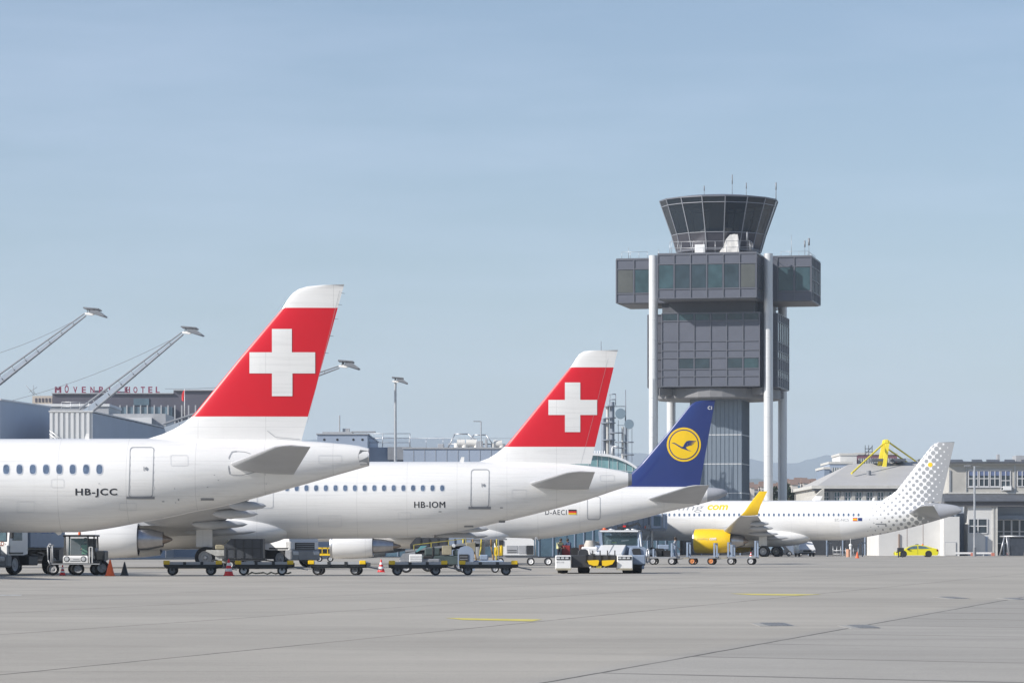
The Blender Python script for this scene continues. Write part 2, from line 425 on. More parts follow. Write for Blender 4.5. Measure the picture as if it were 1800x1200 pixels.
        for i, y in enumerate(ys):
            secs.append((s.loc(lin(LE, y), y), s.loc(lin(TE, y), y), s.finT(y) if i < len(ys) - 1 else s.fT[1] * .75, (0, 1, 0)))
            ym = (y + ys[min(i + 1, len(ys) - 1)]) / 2
            mi.append(next(m for lim, m in bands if ym <= lim))
        mb = MB(); foil_loft(mb, secs, mi[:-1])
        return mb.build('tail_fin', mats, s.root)
    def finT(s, y): return s.fT[1] + (s.fT[0] - s.fT[1]) * (y - s.fy[0]) / (s.fy[1] - s.fy[0])
    def fsurf(s, px, py, off=.012):
        a, b = lin(s.fle, py), lin(s.fte, py); c = max(0.001, min(.999, (px - a) / (b - a)))
        ly = -(s.finT(py) * ft(c) + off); return s.loc(px, py, ly)
    def fin_grid(s, mb, x0, y0, x1, y1, nx=4, ny=4, off=.014):
        P = [[s.fsurf(x0 + (x1 - x0) * i / nx, y0 + (y1 - y0) * j / ny, off) for i in range(nx + 1)] for j in range(ny + 1)]
        for j in range(ny):
            for i in range(nx): mb.raw([P[j][i], P[j + 1][i], P[j + 1][i + 1], P[j][i + 1]], [(0, 1, 2, 3)], True)
    # horizontal stabiliser from four photo corners ---------------------------------
    def stab(s, rle, rte, tle, tte, lr, lt, m, T=(.17, .07)):
        for sg in (1, -1):
            P = [s.loc(*rle, -lr), s.loc(*rte, -lr), s.loc(*tle, -lt), s.loc(*tte, -lt)]
            ex = lambda a, b, t: a + (b - a) * t
            secs = [(ex(P[0], P[2], -.22), ex(P[1], P[3], -.22), T[0], (0, 0, 1)), (P[0], P[1], T[0], (0, 0, 1)),
                    (ex(P[0], P[2], .9), ex(P[1], P[3], .9), T[1] * 1.1, (0, 0, 1)),
                    (ex(ex(P[0], P[2], .97), ex(P[1], P[3], .97), .12), ex(P[1], P[3], .97), T[1] * .8, (0, 0, 1)),
                    (ex(P[2], P[3], .35), P[3], .02, (0, 0, 1))]
            if sg < 0: secs = [(Vector((a.x, -a.y, a.z)), Vector((b.x, -b.y, b.z)), t, ax) for a, b, t, ax in secs]
            mb = MB(); foil_loft(mb, secs); mb.build('stabiliser', m, s.root)
    def wings(s, secs, mats, fairings=(), winglet=None):
        """secs: (lateral, leading x, trailing x, z, half thickness)"""
        for sg in (-1, 1):
            mb = MB(); foil_loft(mb, [((a, sg * y, z), (b, sg * y, z - .12 * (b - a) * .35), t, (0, 0, 1)) for y, a, b, z, t in secs])
            wg = mb.build('wing', mats[0], s.root)
            for y in fairings:
                a, b, z = (lin([(q[0], q[k]) for q in secs], y) for k in (1, 2, 3)); c = b - a
                mb = MB(); L0 = b - c * .45; L1 = b + .16 * c + .45
                mb.lathe([(L0 + (L1 - L0) * t, .21 * (4 * t * (1 - t)) ** .6 * (1 + .25 * (t < .5)) + .004) for t in [i / 12 for i in range(13)]], 'x', (0, sg * y, z - .42), 12)
                mb.build('flap_fairing', mats[0], wg)
            if winglet:
                (dy, dz, a0, b0, a1, b1) = winglet; y, a, b, z, t = secs[-1]
                mb = MB(); foil_loft(mb, [((a, sg * y, z), (b, sg * y, z), .06, (0, 0, 1)),
                    ((a + a0 * .5, sg * (y + dy * .45), z + dz * .16), (b + b0 * .4, sg * (y + dy * .45), z + dz * .16), .055, (0, -.6 * sg, .8)),
                    ((a + a0, sg * (y + dy * .7), z + dz * .42), (b + b0, sg * (y + dy * .7), z + dz * .42), .05, (0, -sg, .2)),
                    ((a + a1, sg * (y + dy), z + dz), (b + b1, sg * (y + dy), z + dz), .02, (0, -sg, .1))])
                mb.build('winglet', mats[1] if sg < 0 else fwhite, wg)
    def belly(s, x0, x1, hw, zc, hh, m):
        mb = MB(); n = 40; N = 26; rings = []
        for i in range(N + 1):
            t = i / N; x = x0 + (x1 - x0) * t
            f = max(.02, min(1, (1 - abs(2 * t - 1) ** 3.0)) ** .62)
            rings.append([Vector((x, -hw * (.55 + .45 * f) * f ** .3 * math.copysign(abs(cos(2*pi*k/n)) ** .85, cos(2*pi*k/n)), zc + hh * f * math.copysign(abs(sin(2*pi*k/n)) ** .9, sin(2*pi*k/n)))) for k in range(n)])
        for i in range(N): mb.raw(rings[i] + rings[i + 1], [(k, (k + 1) % n, n + (k + 1) % n, n + k) for k in range(n)], True)
        mb.raw(rings[0], [tuple(range(n))], True); mb.raw(rings[-1], [tuple(range(n))], True)
        return mb.build('belly_fairing', m, s.root)
    def engines(s, xf_, xr, lat, z, r, cowl, core=True, zw=None, xw=None, names='engine'):
        """front x, rear x of the cowl"""
        Ln = xr - xf_; out = []
        for sg in (-1, 1):
            c = (0, sg * lat, z)
            mb = MB()
            prof = [(xf_ + .9, r * .74), (xf_ + .25, r * .80), (xf_ + .04, r * .86), (xf_, r * .90), (xf_ + .04, r * .935), (xf_ + .18, r * .965),
                    (xf_ + Ln * .2, r), (xf_ + Ln * .5, r * 1.0), (xf_ + Ln * .75, r * .955), (xr - .02, r * .84), (xr, r * .83), (xr - .03, r * .80), (xr - .8, r * .79)]
            mb.mat(1).lathe(prof[:6], 'x', c, 40); mb.mat(0).lathe(prof[5:10], 'x', c, 40); mb.mat(2).lathe(prof[9:], 'x', c, 40)
            e = mb.build('engine', [cowl, steel, nozzle], s.root)
            mb = MB(); mb.disc((xf_ + .9, sg * lat, z), r * .75, 'x', 28)
            mb.lathe([(xf_ + .45, .01), (xf_ + .6, r * .14), (xf_ + .9, r * .26)], 'x', c, 16); mb.build('fan', dark, e)
            mb = MB()
            mb.mat(0).disc((xr - .75, sg * lat, z), r * .8, 'x', 28)
            mb.mat(1).lathe([(xr - .8, r * .55), (xr + .05, r * .58), (xr + .5, r * .56), (xr + 1.2, r * .40), (xr + 1.28, r * .39), (xr + 1.26, r * .36), (xr + .9, r * .38)], 'x', c, 32)
            mb.build('core_nozzle', [dark, nozzle], e)
            mb = MB(); mb.lathe([(xr + .9, r * .27), (xr + 1.3, r * .24), (xr + 1.6, r * .13), (xr + 1.75, r * .05), (xr + 1.77, .005)], 'x', c, 20)
            mb.mat(1).disc((xr + .92, sg * lat, z), r * .38, 'x', 24)
            mb.build('exhaust_cone', [hotmetal, dark], e)
            mb = MB()
            zt = zw if zw else z + r + .4; xe = xw if xw else xr + 2.5
            mb.hull([(x, sg * lat + dy, zz) for dy in (-.16, .16) for x, zz in ((xf_ + Ln * .35, z + r * .9), (xr - .2, z + r * .7), (xr + 1.2, z + r * .72), (xe, zt - .15), (xe, zt + .1), (xr - .3, zt + .18), (xf_ + Ln * .55, z + r + .12))])
            mb.build('pylon', winggrey, e); out.append(e)
        return out
    def gear(s, xm, latm, rm, xn, rn, ztop=2.2):
        for sg in (-1, 1):
            mb = MB(); mb.tube((xm, sg * latm, rm), (xm - .15, sg * latm, ztop), .12, .15, 12).tube((xm, sg * latm - .62, rm), (xm, sg * latm + .62, rm), .08)
            mb.tube((xm - .1, sg * latm, ztop - .5), (xm - .9, sg * (latm - .7), ztop), .05).tube((xm, sg * (latm - .2), 1.2), (xm, sg * (latm - 1.5), ztop - .1), .05)
            g = mb.build('main_gear', steel, s.root)
            mb = MB(); mb.box(xm - .5, xm + .35, sg * (latm + .28) - .02, sg * (latm + .28) + .02, rm + .55, ztop + .1, 0); mb.build('gear_door', fwhite, g)
            for o in (-.43, .43): wheel(g, (xm, sg * latm + o, rm), rm, .38)
        mb = MB(); mb.tube((xn, 0, rn), (xn, 0, ztop), .08, .1, 10).tube((xn, -.28, rn), (xn, .28, rn), .05); g = mb.build('nose_gear', steel, s.root)
        for o in (-.22, .22): wheel(g, (xn, o, rn), rn, .2)

def wheel(parent, c, r, wd, hub=None, name='wheel'):
    mb = MB(); c = Vector(c); h = wd / 2
    mb.mat(0).lathe([(-h * .8, r * .62), (-h, r * .72), (-h * .95, r * .9), (-h * .6, r * .985), (0, r), (h * .6, r * .985), (h * .95, r * .9), (h, r * .72), (h * .8, r * .62)], 'y', c, 22)
    mb.mat(1).lathe([(-h * .78, .001), (-h * .8, r * .16), (-h * .55, r * .22), (-h * .5, r * .45), (-h * .75, r * .55), (-h * .82, r * .63)], 'y', c, 18)
    mb.lathe([(h * .78, .001), (h * .8, r * .16), (h * .55, r * .22), (h * .5, r * .45), (h * .75, r * .55), (h * .82, r * .63)], 'y', c, 18)
    return mb.build(name, [black, hub or midgrey], parent)
def nose_st(L):
    return [(-L, .36, .38, .01), (-L + .25, .25, .50, .2), (-L + .9, .13, .62, .42), (-L + 1.8, .06, .74, .62), (-L + 2.8, .025, .88, .78), (-L + 4.2, .004, .975, .92), (-L + 6.5, 0, 1, 1)]

def details(p, marks, m=None):
    """small rectangular vents / ports: (x0,y0,x1,y1)"""
    mb = MB()
    for q in marks: p.patch(mb, *q)
    return mb.build('vent', m or grey, p.root)

GRP = 'airliners parked in a row on the apron'
# ---- nearest airliner -------------------------------------------------------------
a = Plane('airliner', 'nearest white airliner with a white cross on its red fin, registration HB-JCC', 648, 134.8, 0, GRP)
a.fuselage([(-300, 771), (0, 771), (180, 770.5), (330, 770.5), (430, 771.5), (530, 774.5), (600, 779.5), (630, 783), (648, 787.5)],
           [(-300, 935.5), (0, 935.5), (135, 935), (160, 932.5), (187, 929), (250, 917.5), (300, 908.5), (340, 899.5), (385, 891), (512, 857.5), (600, 832.5), (648, 818.8)],
           [(-38.7, 1.75), (-11.5, 1.75), (-9, 1.66), (-7, 1.45), (-5, 1.14), (-3, .80), (-1.2, .50), (0, .33)], nose_st(38.7), None)
a.build_fuselage(-38.7, 0, [fwhite])
mb = MB(); mb.disc((.012, 0, a.st(0)[0]), .29, 'x', 24); mb.mat(1).lathe([(-.02, .34), (.02, .35), (.02, .28), (-.02, .27)], 'x', (0, 0, a.st(0)[0]), 24); mb.build('exhaust_outlet', [black, steel], a.root)
mb = MB()
ex = [a.surf(x, y, .01) for x, y in ((633, 790.5), (630.5, 797), (629.5, 803), (631.5, 810), (634, 817), (647.6, 815.5), (647.6, 811), (647.6, 804), (647.6, 797), (647.6, 792))]
mb.raw(ex, [tuple(range(10))], True); mb.build('exhaust_panel', nozzle, a.root)
f = a.fin([(225, 777), (262, 770), (285, 763), (305, 754), (322, 744), (336, 733), (345, 723), (420, 631), (497, 541), (506, 526), (515, 515), (525, 508), (540, 503.5), (565, 501), (604, 500)],
          [(529, 777), (605, 500)], [(541, 0), (732, 1), (999, 0)], [fwhite, fred], .17, .07)
mb = MB(); a.fin_grid(mb, 478, 578, 513, 619); a.fin_grid(mb, 438.5, 619, 554, 656, 10, 3); a.fin_grid(mb, 478, 656, 514, 696); mb.build('cross_emblem', fwhite, f)
mb = MB(); a.poly_strip(mb, [(540, 744), (562, 655), (583, 570), (597, 511)], .5, False, .012, a.fsurf)
a.poly_strip(mb, [(470, 757), (484, 768), (528, 772)], 1.0, False, .03, a.fsurf); mb.build('rudder_hinge_line', line, f)
a.stab((405, 815), (519, 829), (492, 781), (546, 785), 1.12, 5.1, winggrey, (.2, .07))
mb = MB(); a.poly_strip(mb, [(404, 833), (402, 822), (403, 803), (408, 794), (416, 793)], 2.2, False)
a.poly_strip(mb, [(407, 834), (425, 835), (450, 829), (463, 822)], 1.2, False)
a.poly_strip(mb, [(416, 793), (430, 794), (440, 797)], 1.0, False); mb.build('stabiliser_slot', line, a.root)
for i in range(-12, 8):
    a.window(11 + 23.35 * i + (.4 if i > 5 else 0), 824.5, 11.2, 16.8, 1.22)
a.door(229, 786, 270.5, 873, -2.5, True, (257.5, 823.5, 2.3))
a.lettering('HB-JCC', 132.5, 206, 858, 873.5, letter, bold=.022, spacing=1.12)
details(a, [(353, 878.5, 376, 875), (173.4, 848.8, 175.2, 850.2), (313, 876, 315, 879), (285, 880, 289, 881.2), (376, 834, 378, 835), (383, 843, 385, 844), (364, 855, 366, 856)])
mb = MB(); a.poly_strip(mb, [(307, 857), (309, 884)], .9, False); a.poly_strip(mb, [(466, 832), (468, 851)], .8, False); mb.build('access_panel', line, a.root)
for q in ((90, 842, 112, 856), (300, 800, 330, 818), (210, 884, 240, 896), (560, 800, 600, 814), (30, 880, 60, 900)):
    mb = MB(); a.poly_strip(mb, a.rrect(*q, 2), .55); mb.build('access_hatch', linelt, a.root)
for y in (515, 535, 560, 590, 620):
    mb = MB(); x = lin(sorted([(500, 604.5), (777, 529)]), y); p = a.loc(x - 1, y); mb.tube(p, p + Vector((.17, 0, -.02)), .009, .005, 5); mb.build('static_wick', dark, f)
mb = MB(); t = a.loc(152, 771).x; zt = a.loc(152, 771).z
mb.hull([(x, y, z) for y in (-.02, .02) for x, z in ((t - .1, zt - .05), (t + .12, zt - .05), (t + .1, zt + .2), (t + .0, zt + .22))]); mb.build('antenna', fwhite, a.root)
mb = MB(); t = a.loc(100, 935).x; zt = a.loc(100, 935).z
mb.hull([(x, y, z) for y in (-.03, .03) for x, z in ((t - .2, zt + .1), (t + .25, zt + .1), (t + .15, zt - .1), (t + .05, zt - .12))]); mb.build('drain_mast', fwhite, a.root)
a.wings([(0, -24.4, -17.3, 2.2, .5), (1.9, -23.6, -17.3, 2.3, .42), (5.6, -21.6, -17.0, 2.75, .27), (15.6, -17.4, -15.6, 3.9, .1), (17.5, -16.0, -15.3, 4.3, .03)], [winggrey, fwhite], (3.0, 6.5, 9.5, 12.5))
a.belly(-25.5, -15.8, 2.0, 2.1, .95, fwhite)
a.engines(-26.8, -23.2, 5.3, 1.45, 1.05, fwhite, zw=2.6, xw=-20.5)
a.gear(-18.7, 3.2, .5, -34.4, .34)

# ---- second airliner --------------------------------------------------------------
b = Plane('airliner', 'second white airliner with a white cross on its red fin, registration HB-IOM', 1110.5, 184.0, 0, GRP)
b.fuselage([(0, 811), (700, 811), (900, 811), (980, 813.5), (1037, 818.8), (1075, 824), (1102, 829.5), (1110.5, 832)],
           [(0, 946.5), (500, 946.5), (640, 946), (715, 944.5), (800, 934), (890, 915), (960, 898), (1030, 878.7), (1080, 862), (1103, 854.5), (1110.5, 852)],
           [(-44.5, 1.975), (-14, 1.975), (-11, 1.9), (-8.5, 1.66), (-6, 1.3), (-3.5, .86), (-1.2, .45), (0, .28)], nose_st(44.5), None)
b.build_fuselage(-44.5, 0, [fwhite, grey], lambda x: 1 if x > -.28 else 0)
f = b.fin([(815, 815), (842, 811), (858, 805.5), (872, 797), (882, 789), (890, 782), (1006, 641), (1012, 631), (1018, 622.5), (1026, 617.5), (1036, 616), (1085.5, 615)],
          [(1037, 821), (1086, 615)], [(645.5, 0), (785, 1), (999, 0)], [fwhite, fred], .19, .08)
mb = MB(); b.fin_grid(mb, 993, 672, 1020, 702.5); b.fin_grid(mb, 964, 702.5, 1049.5, 729, 8, 3); b.fin_grid(mb, 993, 729, 1020, 759); mb.build('cross_emblem', fwhite, f)
mb = MB(); b.poly_strip(mb, [(1021, 815), (1045, 725), (1069, 630)], .35, False, .012, b.fsurf); b.poly_strip(mb, [(1000, 816), (1010, 817), (1036, 818)], 1.0, False, .03, b.fsurf); mb.build('rudder_hinge_line', line, f)
b.stab((932, 849), (1036, 856), (1003, 828), (1046, 829), 1.2, 6.2, winggrey, (.2, .08))
for i in range(-30, 9):
    if i not in (-11,): b.window(641 + 17.05 * i, 857.5, 7.6, 10.5, 1.25)
b.door(828.5, 825, 860, 891, -1, True, (851, 852.5, 2))
mb = MB(); b.poly_strip(mb, b.rrect(452.5, 830, 480, 892, 4), 1.1); mb.build('door', linelt, b.root)
b.lettering('HB-IOM', 728, 782.5, 881, 892, letter, bold=.02, spacing=1.1)
details(b, [(771, 898, 776, 899.3), (879, 891, 884, 892.5), (816, 925.5, 832, 923), (877, 917.5, 888, 914)])
for q in ((560, 905, 600, 925), (700, 900, 722, 912), (900, 860, 925, 876), (1055, 835, 1080, 845)):
    mb = MB(); b.poly_strip(mb, b.rrect(*q, 2), .5); mb.build('access_hatch', linelt, b.root)
mb = MB(); t = b.loc(811, 811).x; zt = b.loc(811, 811).z
mb.hull([(x, y, z) for y in (-.02, .02) for x, z in ((t - .12, zt - .05), (t + .14, zt - .05), (t + .16, zt + .25), (t + .0, zt + .25))]); mb.build('antenna', fwhite, b.root)
b.wings([(0, -28.8, -21.0, 2.1, .55), (1.95, -28.0, -21.3, 2.2, .45), (6.4, -25.6, -21.4, 2.65, .28), (15.9, -20.6, -18.9, 3.95, .1), (17.0, -19.9, -18.7, 4.1, .04)], [winggrey, fwhite], (3.6, 6.9, 10.6, 13.4))
b.belly(-30.2, -18.1, 2.2, 2.02, 1.02, fwhite)
mb = MB(); b2 = []
b.engines(-29.8, -25.95, 5.75, 1.52, 1.02, fwhite, zw=2.7, xw=-23.6)
b.gear(-22.6, 3.8, .57, -39.5, .38)

# ---- third airliner ---------------------------------------------------------------
c = Plane('airliner', 'white airliner with dark blue fin bearing a yellow crane disc', 1279, 218.0, R(-3), GRP)
c.fuselage([(300, 855), (900, 855), (1110, 854.5), (1205, 855), (1240, 856), (1262, 857.5), (1275, 860.5), (1279, 864)],
           [(300, 951.5), (820, 951.5), (880, 951), (938, 948), (1008, 938.5), (1059, 928), (1103, 917), (1140, 908), (1180, 897.5), (1213, 890), (1245, 881.5), (1268, 874.5), (1276, 870.5), (1279, 867)],
           [(-36.2, 1.505), (-12, 1.505), (-9, 1.45), (-6.5, 1.2), (-4, .86), (-1.5, .5), (-.4, .3), (0, .06)], nose_st(36.2), None)
c.build_fuselage(-36.2, -.01, [fwhite, fgrey], lambda x: 1 if x > -1.35 else 0, step=.2)
f = c.fin([(1030, 857), (1078, 855.2), (1090, 848), (1099, 840.5), (1110, 831), (1127, 815), (1170, 765), (1212, 713), (1217, 709), (1222, 706), (1232, 704), (1256.5, 703)],
          [(1229.5, 856), (1257, 703)], [(855, 0), (999, 1)], [fblue, fwhite], .18, .08)
DX, DY, DR = 1202, 781, 30.0
def disc_on_fin(mb, r, off, n=36):
    mb.raw([c.fsurf(DX, DY, off)] + [c.fsurf(DX + r * .5 * cos(2*pi*k/n), DY + r * .5 * sin(2*pi*k/n), off) for k in range(n)] + [c.fsurf(DX + r * cos(2*pi*k/n), DY + r * sin(2*pi*k/n), off) for k in range(n)],
           [(0, 1 + k, 1 + (k + 1) % n) for k in range(n)] + [(1 + k, 1 + n + k, 1 + n + (k + 1) % n, 1 + (k + 1) % n) for k in range(n)], True)
mb = MB(); disc_on_fin(mb, DR, .015); mb.mat(1); disc_on_fin(mb, 26.6, .024); mb.mat(0); disc_on_fin(mb, 24.8, .033)
mb.mat(1)
def bird(pts): mb.raw([c.fsurf(DX + x, DY + y, .045) for x, y in pts], [tuple(range(len(pts)))], False)
bird([(-22.5, -3.4), (-16, -3.2), (-9, 1.0), (-3, 4.2), (-1, 4.6), (-3, 7.2), (-8, 4.2), (-16, -1.0)])
bird([(-4, 4.6), (-1.5, 3.6), (3.5, 5.5), (8, 9.5), (14, 11.3), (9, 11), (1, 8.2), (-4, 6.6)])
bird([(-2, 4.8), (1.5, -2), (5.2, -6.2), (10, -7), (21.5, -6.4), (21, -5.6), (10, -4.6), (7, -2.5), (5, 2), (2.6, 6.6)])
bird([(8, -3.9), (12, -4.4), (19.5, -4.2), (19, -3.4), (11, -2.6), (7, -1.4)])
bird([(7.6, -1.4), (11, -2.1), (17.5, -2.0), (17, -1.2), (10, -.3), (6, 1)])
bird([(6, 1), (9, .2), (15, .2), (14.5, 1), (9, 1.8), (4.5, 4)])
mb.build('crane_emblem', [yellow, fblue], f)
vs, fs = text_mesh('C1', bold=.02); mb = MB(); mb.raw([c.fsurf(1244 + u * 7.5, 719.5 - v * 6, .02) for u, v in vs], fs, False); mb.build('fin_number', conew, f)
c.stab((1139, 876.5), (1232, 881), (1214, 853), (1247, 852.5), .95, 6.0, winggrey, (.16, .07))
for i in range(-34, 0): c.window(900 + 14.4 * i, 888, 6.4, 9, 1.2)
c.door(1032.5, 872.5, 1055, 912.5, 0, False, None, 1.1, 4)
c.lettering('D-AECI', 958.5, 996, 895.5, 904.3, letter, bold=.0, spacing=1.15)
for nm, y0, y1, m in (('flag', 895, 903.6, M('flag_black', (.03, .02, .02), .5)),):
    mb = MB(); c.patch(mb, 999.2, 895, 1013.4, 897.9); mb.mat(1); c.patch(mb, 999.2, 897.9, 1013.4, 900.8); mb.mat(2); c.patch(mb, 999.2, 900.8, 1013.4, 903.6)
    mb.build(nm, [m, redp, yellow], c.root)
c.wings([(0, -22.8, -16.2, 2.0, .5), (1.6, -22.0, -16.4, 2.05, .42), (5.0, -20.2, -16.2, 2.4, .26), (13.4, -16.2, -14.7, 3.4, .08)], [winggrey, fwhite], (3.4, 7, 10), (.7, 1.6, .6, .25, 1.7, .9))
c.belly(-24, -13.6, 1.75, 1.82, .86, fwhite)
c.engines(-25.0, -22.3, 4.4, 1.16, .80, fwhite, zw=2.2, xw=-20.0)
c.gear(-18.9, 2.95, .5, -32.5, .3, 1.9)

# ---- farthest airliner: dotted tail --------------------------------------------------
def dotted(A, S=.545):
    m = bpy.data.materials.new('dotted_livery'); m.use_nodes = True; n = m.node_tree; b_ = n.nodes['Principled BSDF']
    b_.inputs['Roughness'].default_value = .32; b_.inputs['Coat Weight'].default_value = .4
    N = n.nodes.new; t = N('ShaderNodeTexCoord'); sp = N('ShaderNodeSeparateXYZ'); n.links.new(t.outputs['Object'], sp.inputs[0])
    def mth(op, a_, b2=None, c2=None):
        q = N('ShaderNodeMath'); q.operation = op
        for i, v in enumerate((a_, b2, c2)):
            if v is None: continue
            if isinstance(v, (int, float)): q.inputs[i].default_value = v
            else: n.links.new(v, q.inputs[i])
        return q.outputs[0]
    x = mth('SUBTRACT', sp.outputs['X'], A.x); z = mth('SUBTRACT', sp.outputs['Z'], A.z)
    u = mth('ADD', mth('MULTIPLY', x, -.63 / S), mth('MULTIPLY', z, -.77 / S)); v = mth('ADD', mth('MULTIPLY', x, .77 / S), mth('MULTIPLY', z, -.63 / S))
    fr = lambda q: mth('SUBTRACT', mth('FRACT', mth('ADD', q, 100.5)), .5)
    fu, fv = fr(u), fr(v); d = mth('MULTIPLY', mth('SQRT', mth('ADD', mth('MULTIPLY', fu, fu), mth('MULTIPLY', fv, fv))), S)
    r = mth('ADD', mth('ADD', .125, mth('MULTIPLY', x, .036)), mth('MULTIPLY', z, -.0078))
    r = mth('ADD', r, mth('MULTIPLY', mth('MAXIMUM', mth('SUBTRACT', r, .2), 0), 1.15))
    r = mth('MULTIPLY', r, mth('GREATER_THAN', r, .035))
    fac = mth('MULTIPLY', mth('SUBTRACT', r, d), 60); fac = mth('MINIMUM', mth('MAXIMUM', mth('ADD', fac, .5), 0), 1)
    mx = N('ShaderNodeMixRGB'); mx.inputs[1].default_value = (.82, .82, .83, 1); mx.inputs[2].default_value = (.33, .34, .36, 1)
    n.links.new(fac, mx.inputs[0]); n.links.new(mx.outputs[0], b_.inputs['Base Color'])
    return m
d = Plane('airliner', 'farthest airliner with grey dots over its tail and a yellow engine', 1690.5, 351.0, R(-14.5), GRP)
dot = dotted(d.loc(1581.3, 868.3))
d.fuselage([(900, 880), (1300, 879.3), (1500, 879), (1560, 879.3), (1620, 881.5), (1655, 884.5), (1678, 887.5), (1687, 890.5), (1690.5, 893.5)],
           [(900, 949.5), (1300, 949.5), (1480, 949), (1530, 942), (1580, 932), (1617, 922.5), (1647, 914), (1675, 905.5), (1687, 901), (1690.5, 898.5)],
           [(-37.6, 1.975), (-14, 1.975), (-11, 1.9), (-8.5, 1.66), (-6, 1.3), (-3.5, .86), (-1.2, .45), (0, .16)], nose_st(37.6), None)
d.build_fuselage(-37.6, 0, [fwhite, dot, fgrey], lambda x: 2 if x > -2.6 else (1 if x > -12.5 else 0), step=.25)
f = d.fin([(1535, 881), (1552, 878.5), (1560, 873), (1568, 868), (1577, 861), (1632, 790), (1638, 783), (1643, 779), (1649, 776.8), (1677, 776.5)],
          [(1653, 885), (1678, 776.5)], [(999, 0)], [dot], .19, .08)
mb = MB(); n = 18; mb.raw([d.fsurf(1635 + 4.1 * cos(2*pi*k/n), 816.4 + 4.1 * sin(2*pi*k/n), .02) for k in range(n)], [tuple(range(n))], False); mb.build('yellow_dot', yellow, f)
d.stab((1598, 901), (1652, 908), (1619, 888.5), (1641, 888.5), 1.2, 6.2, fgrey, (.2, .08))
for i in range(-45, 14): d.window(1395 + 8.75 * i + .3, 904.3, 3.6, 5.3, 1.15)
ltgrey = M('lettering_grey', (.30, .31, .33), .5, var=.03)
d.lettering('vueling', 1147, 1238, 885.5, 900, ltgrey, 'lettering', shear=.25)
d.lettering('com', 1243.5, 1280, 886.8, 896, yellow, 'lettering', shear=.25, bold=.03)
d.lettering('EC-NCS', 1467.5, 1492, 910.8, 915.6, ltgrey)
mb = MB(); d.patch(mb, 1499, 909.6, 1507, 915); mb.mat(1); d.patch(mb, 1499, 909.6, 1507, 911, .03); d.patch(mb, 1499, 913.6, 1507, 915, .03); mb.mat(2); d.patch(mb, 1508.3, 909.6, 1515.5, 915); mb.build('flag', [yellow, redp, fblue], d.root)
details(d, [(1539, 919.5, 1558, 921.2)])
mb = MB(); t = d.loc(1534, 879).x; zt = d.loc(1534, 879).z
for q in (t, d.loc(1430, 879).x): mb.hull([(x, y, z) for y in (-.02, .02) for x, z in ((q - .12, zt - .05), (q + .14, zt - .05), (q + .22, zt + .28), (q + .05, zt + .28))])
mb.build('antenna', fwhite, d.root)
d.wings([(0, -26.2, -18.3, 2.1, .55), (1.95, -25.4, -18.6, 2.2, .45), (6.4, -23.6, -19.0, 2.7, .28), (16.2, -20.0, -18.3, 4.2, .1)], [winggrey, yellow], (3.6, 6.9, 10.6, 13.4), (.75, 2.35, .9, .4, 2.0, 1.1))
d.belly(-27.6, -15.3, 2.2, 2.02, 1.02, fwhite)
en = d.engines(-26.9, -22.9, 5.75, 1.62, 1.28, yellow, zw=2.9, xw=-20.9)
d.gear(-19.9, 3.8, .57, -32.5, .38)
near = en[0]; vs, fs = text_mesh('vueling', shear=.2); vs2, fs2 = text_mesh('com', shear=.2, bold=.02)
pale = M('pale_yellow', (.80, .68, .22), .4, var=.02)
def cowl_pt(u, v, x0, x1): 
    x = x0 + u * (x1 - x0); zz = .0 + v * .32; r_ = 1.285; return (x, -5.75 - sqrt(r_ * r_ - zz * zz) - .015, 1.68 + zz)
mb = MB(); mb.raw([cowl_pt(u, v, -26.4, -25.1) for u, v in vs], fs, False); mb.mat(1).raw([cowl_pt(u, v * .8 + .1, -25.0, -24.3) for u, v in vs2], fs2, False); mb.build('lettering', [pale, conew], near)
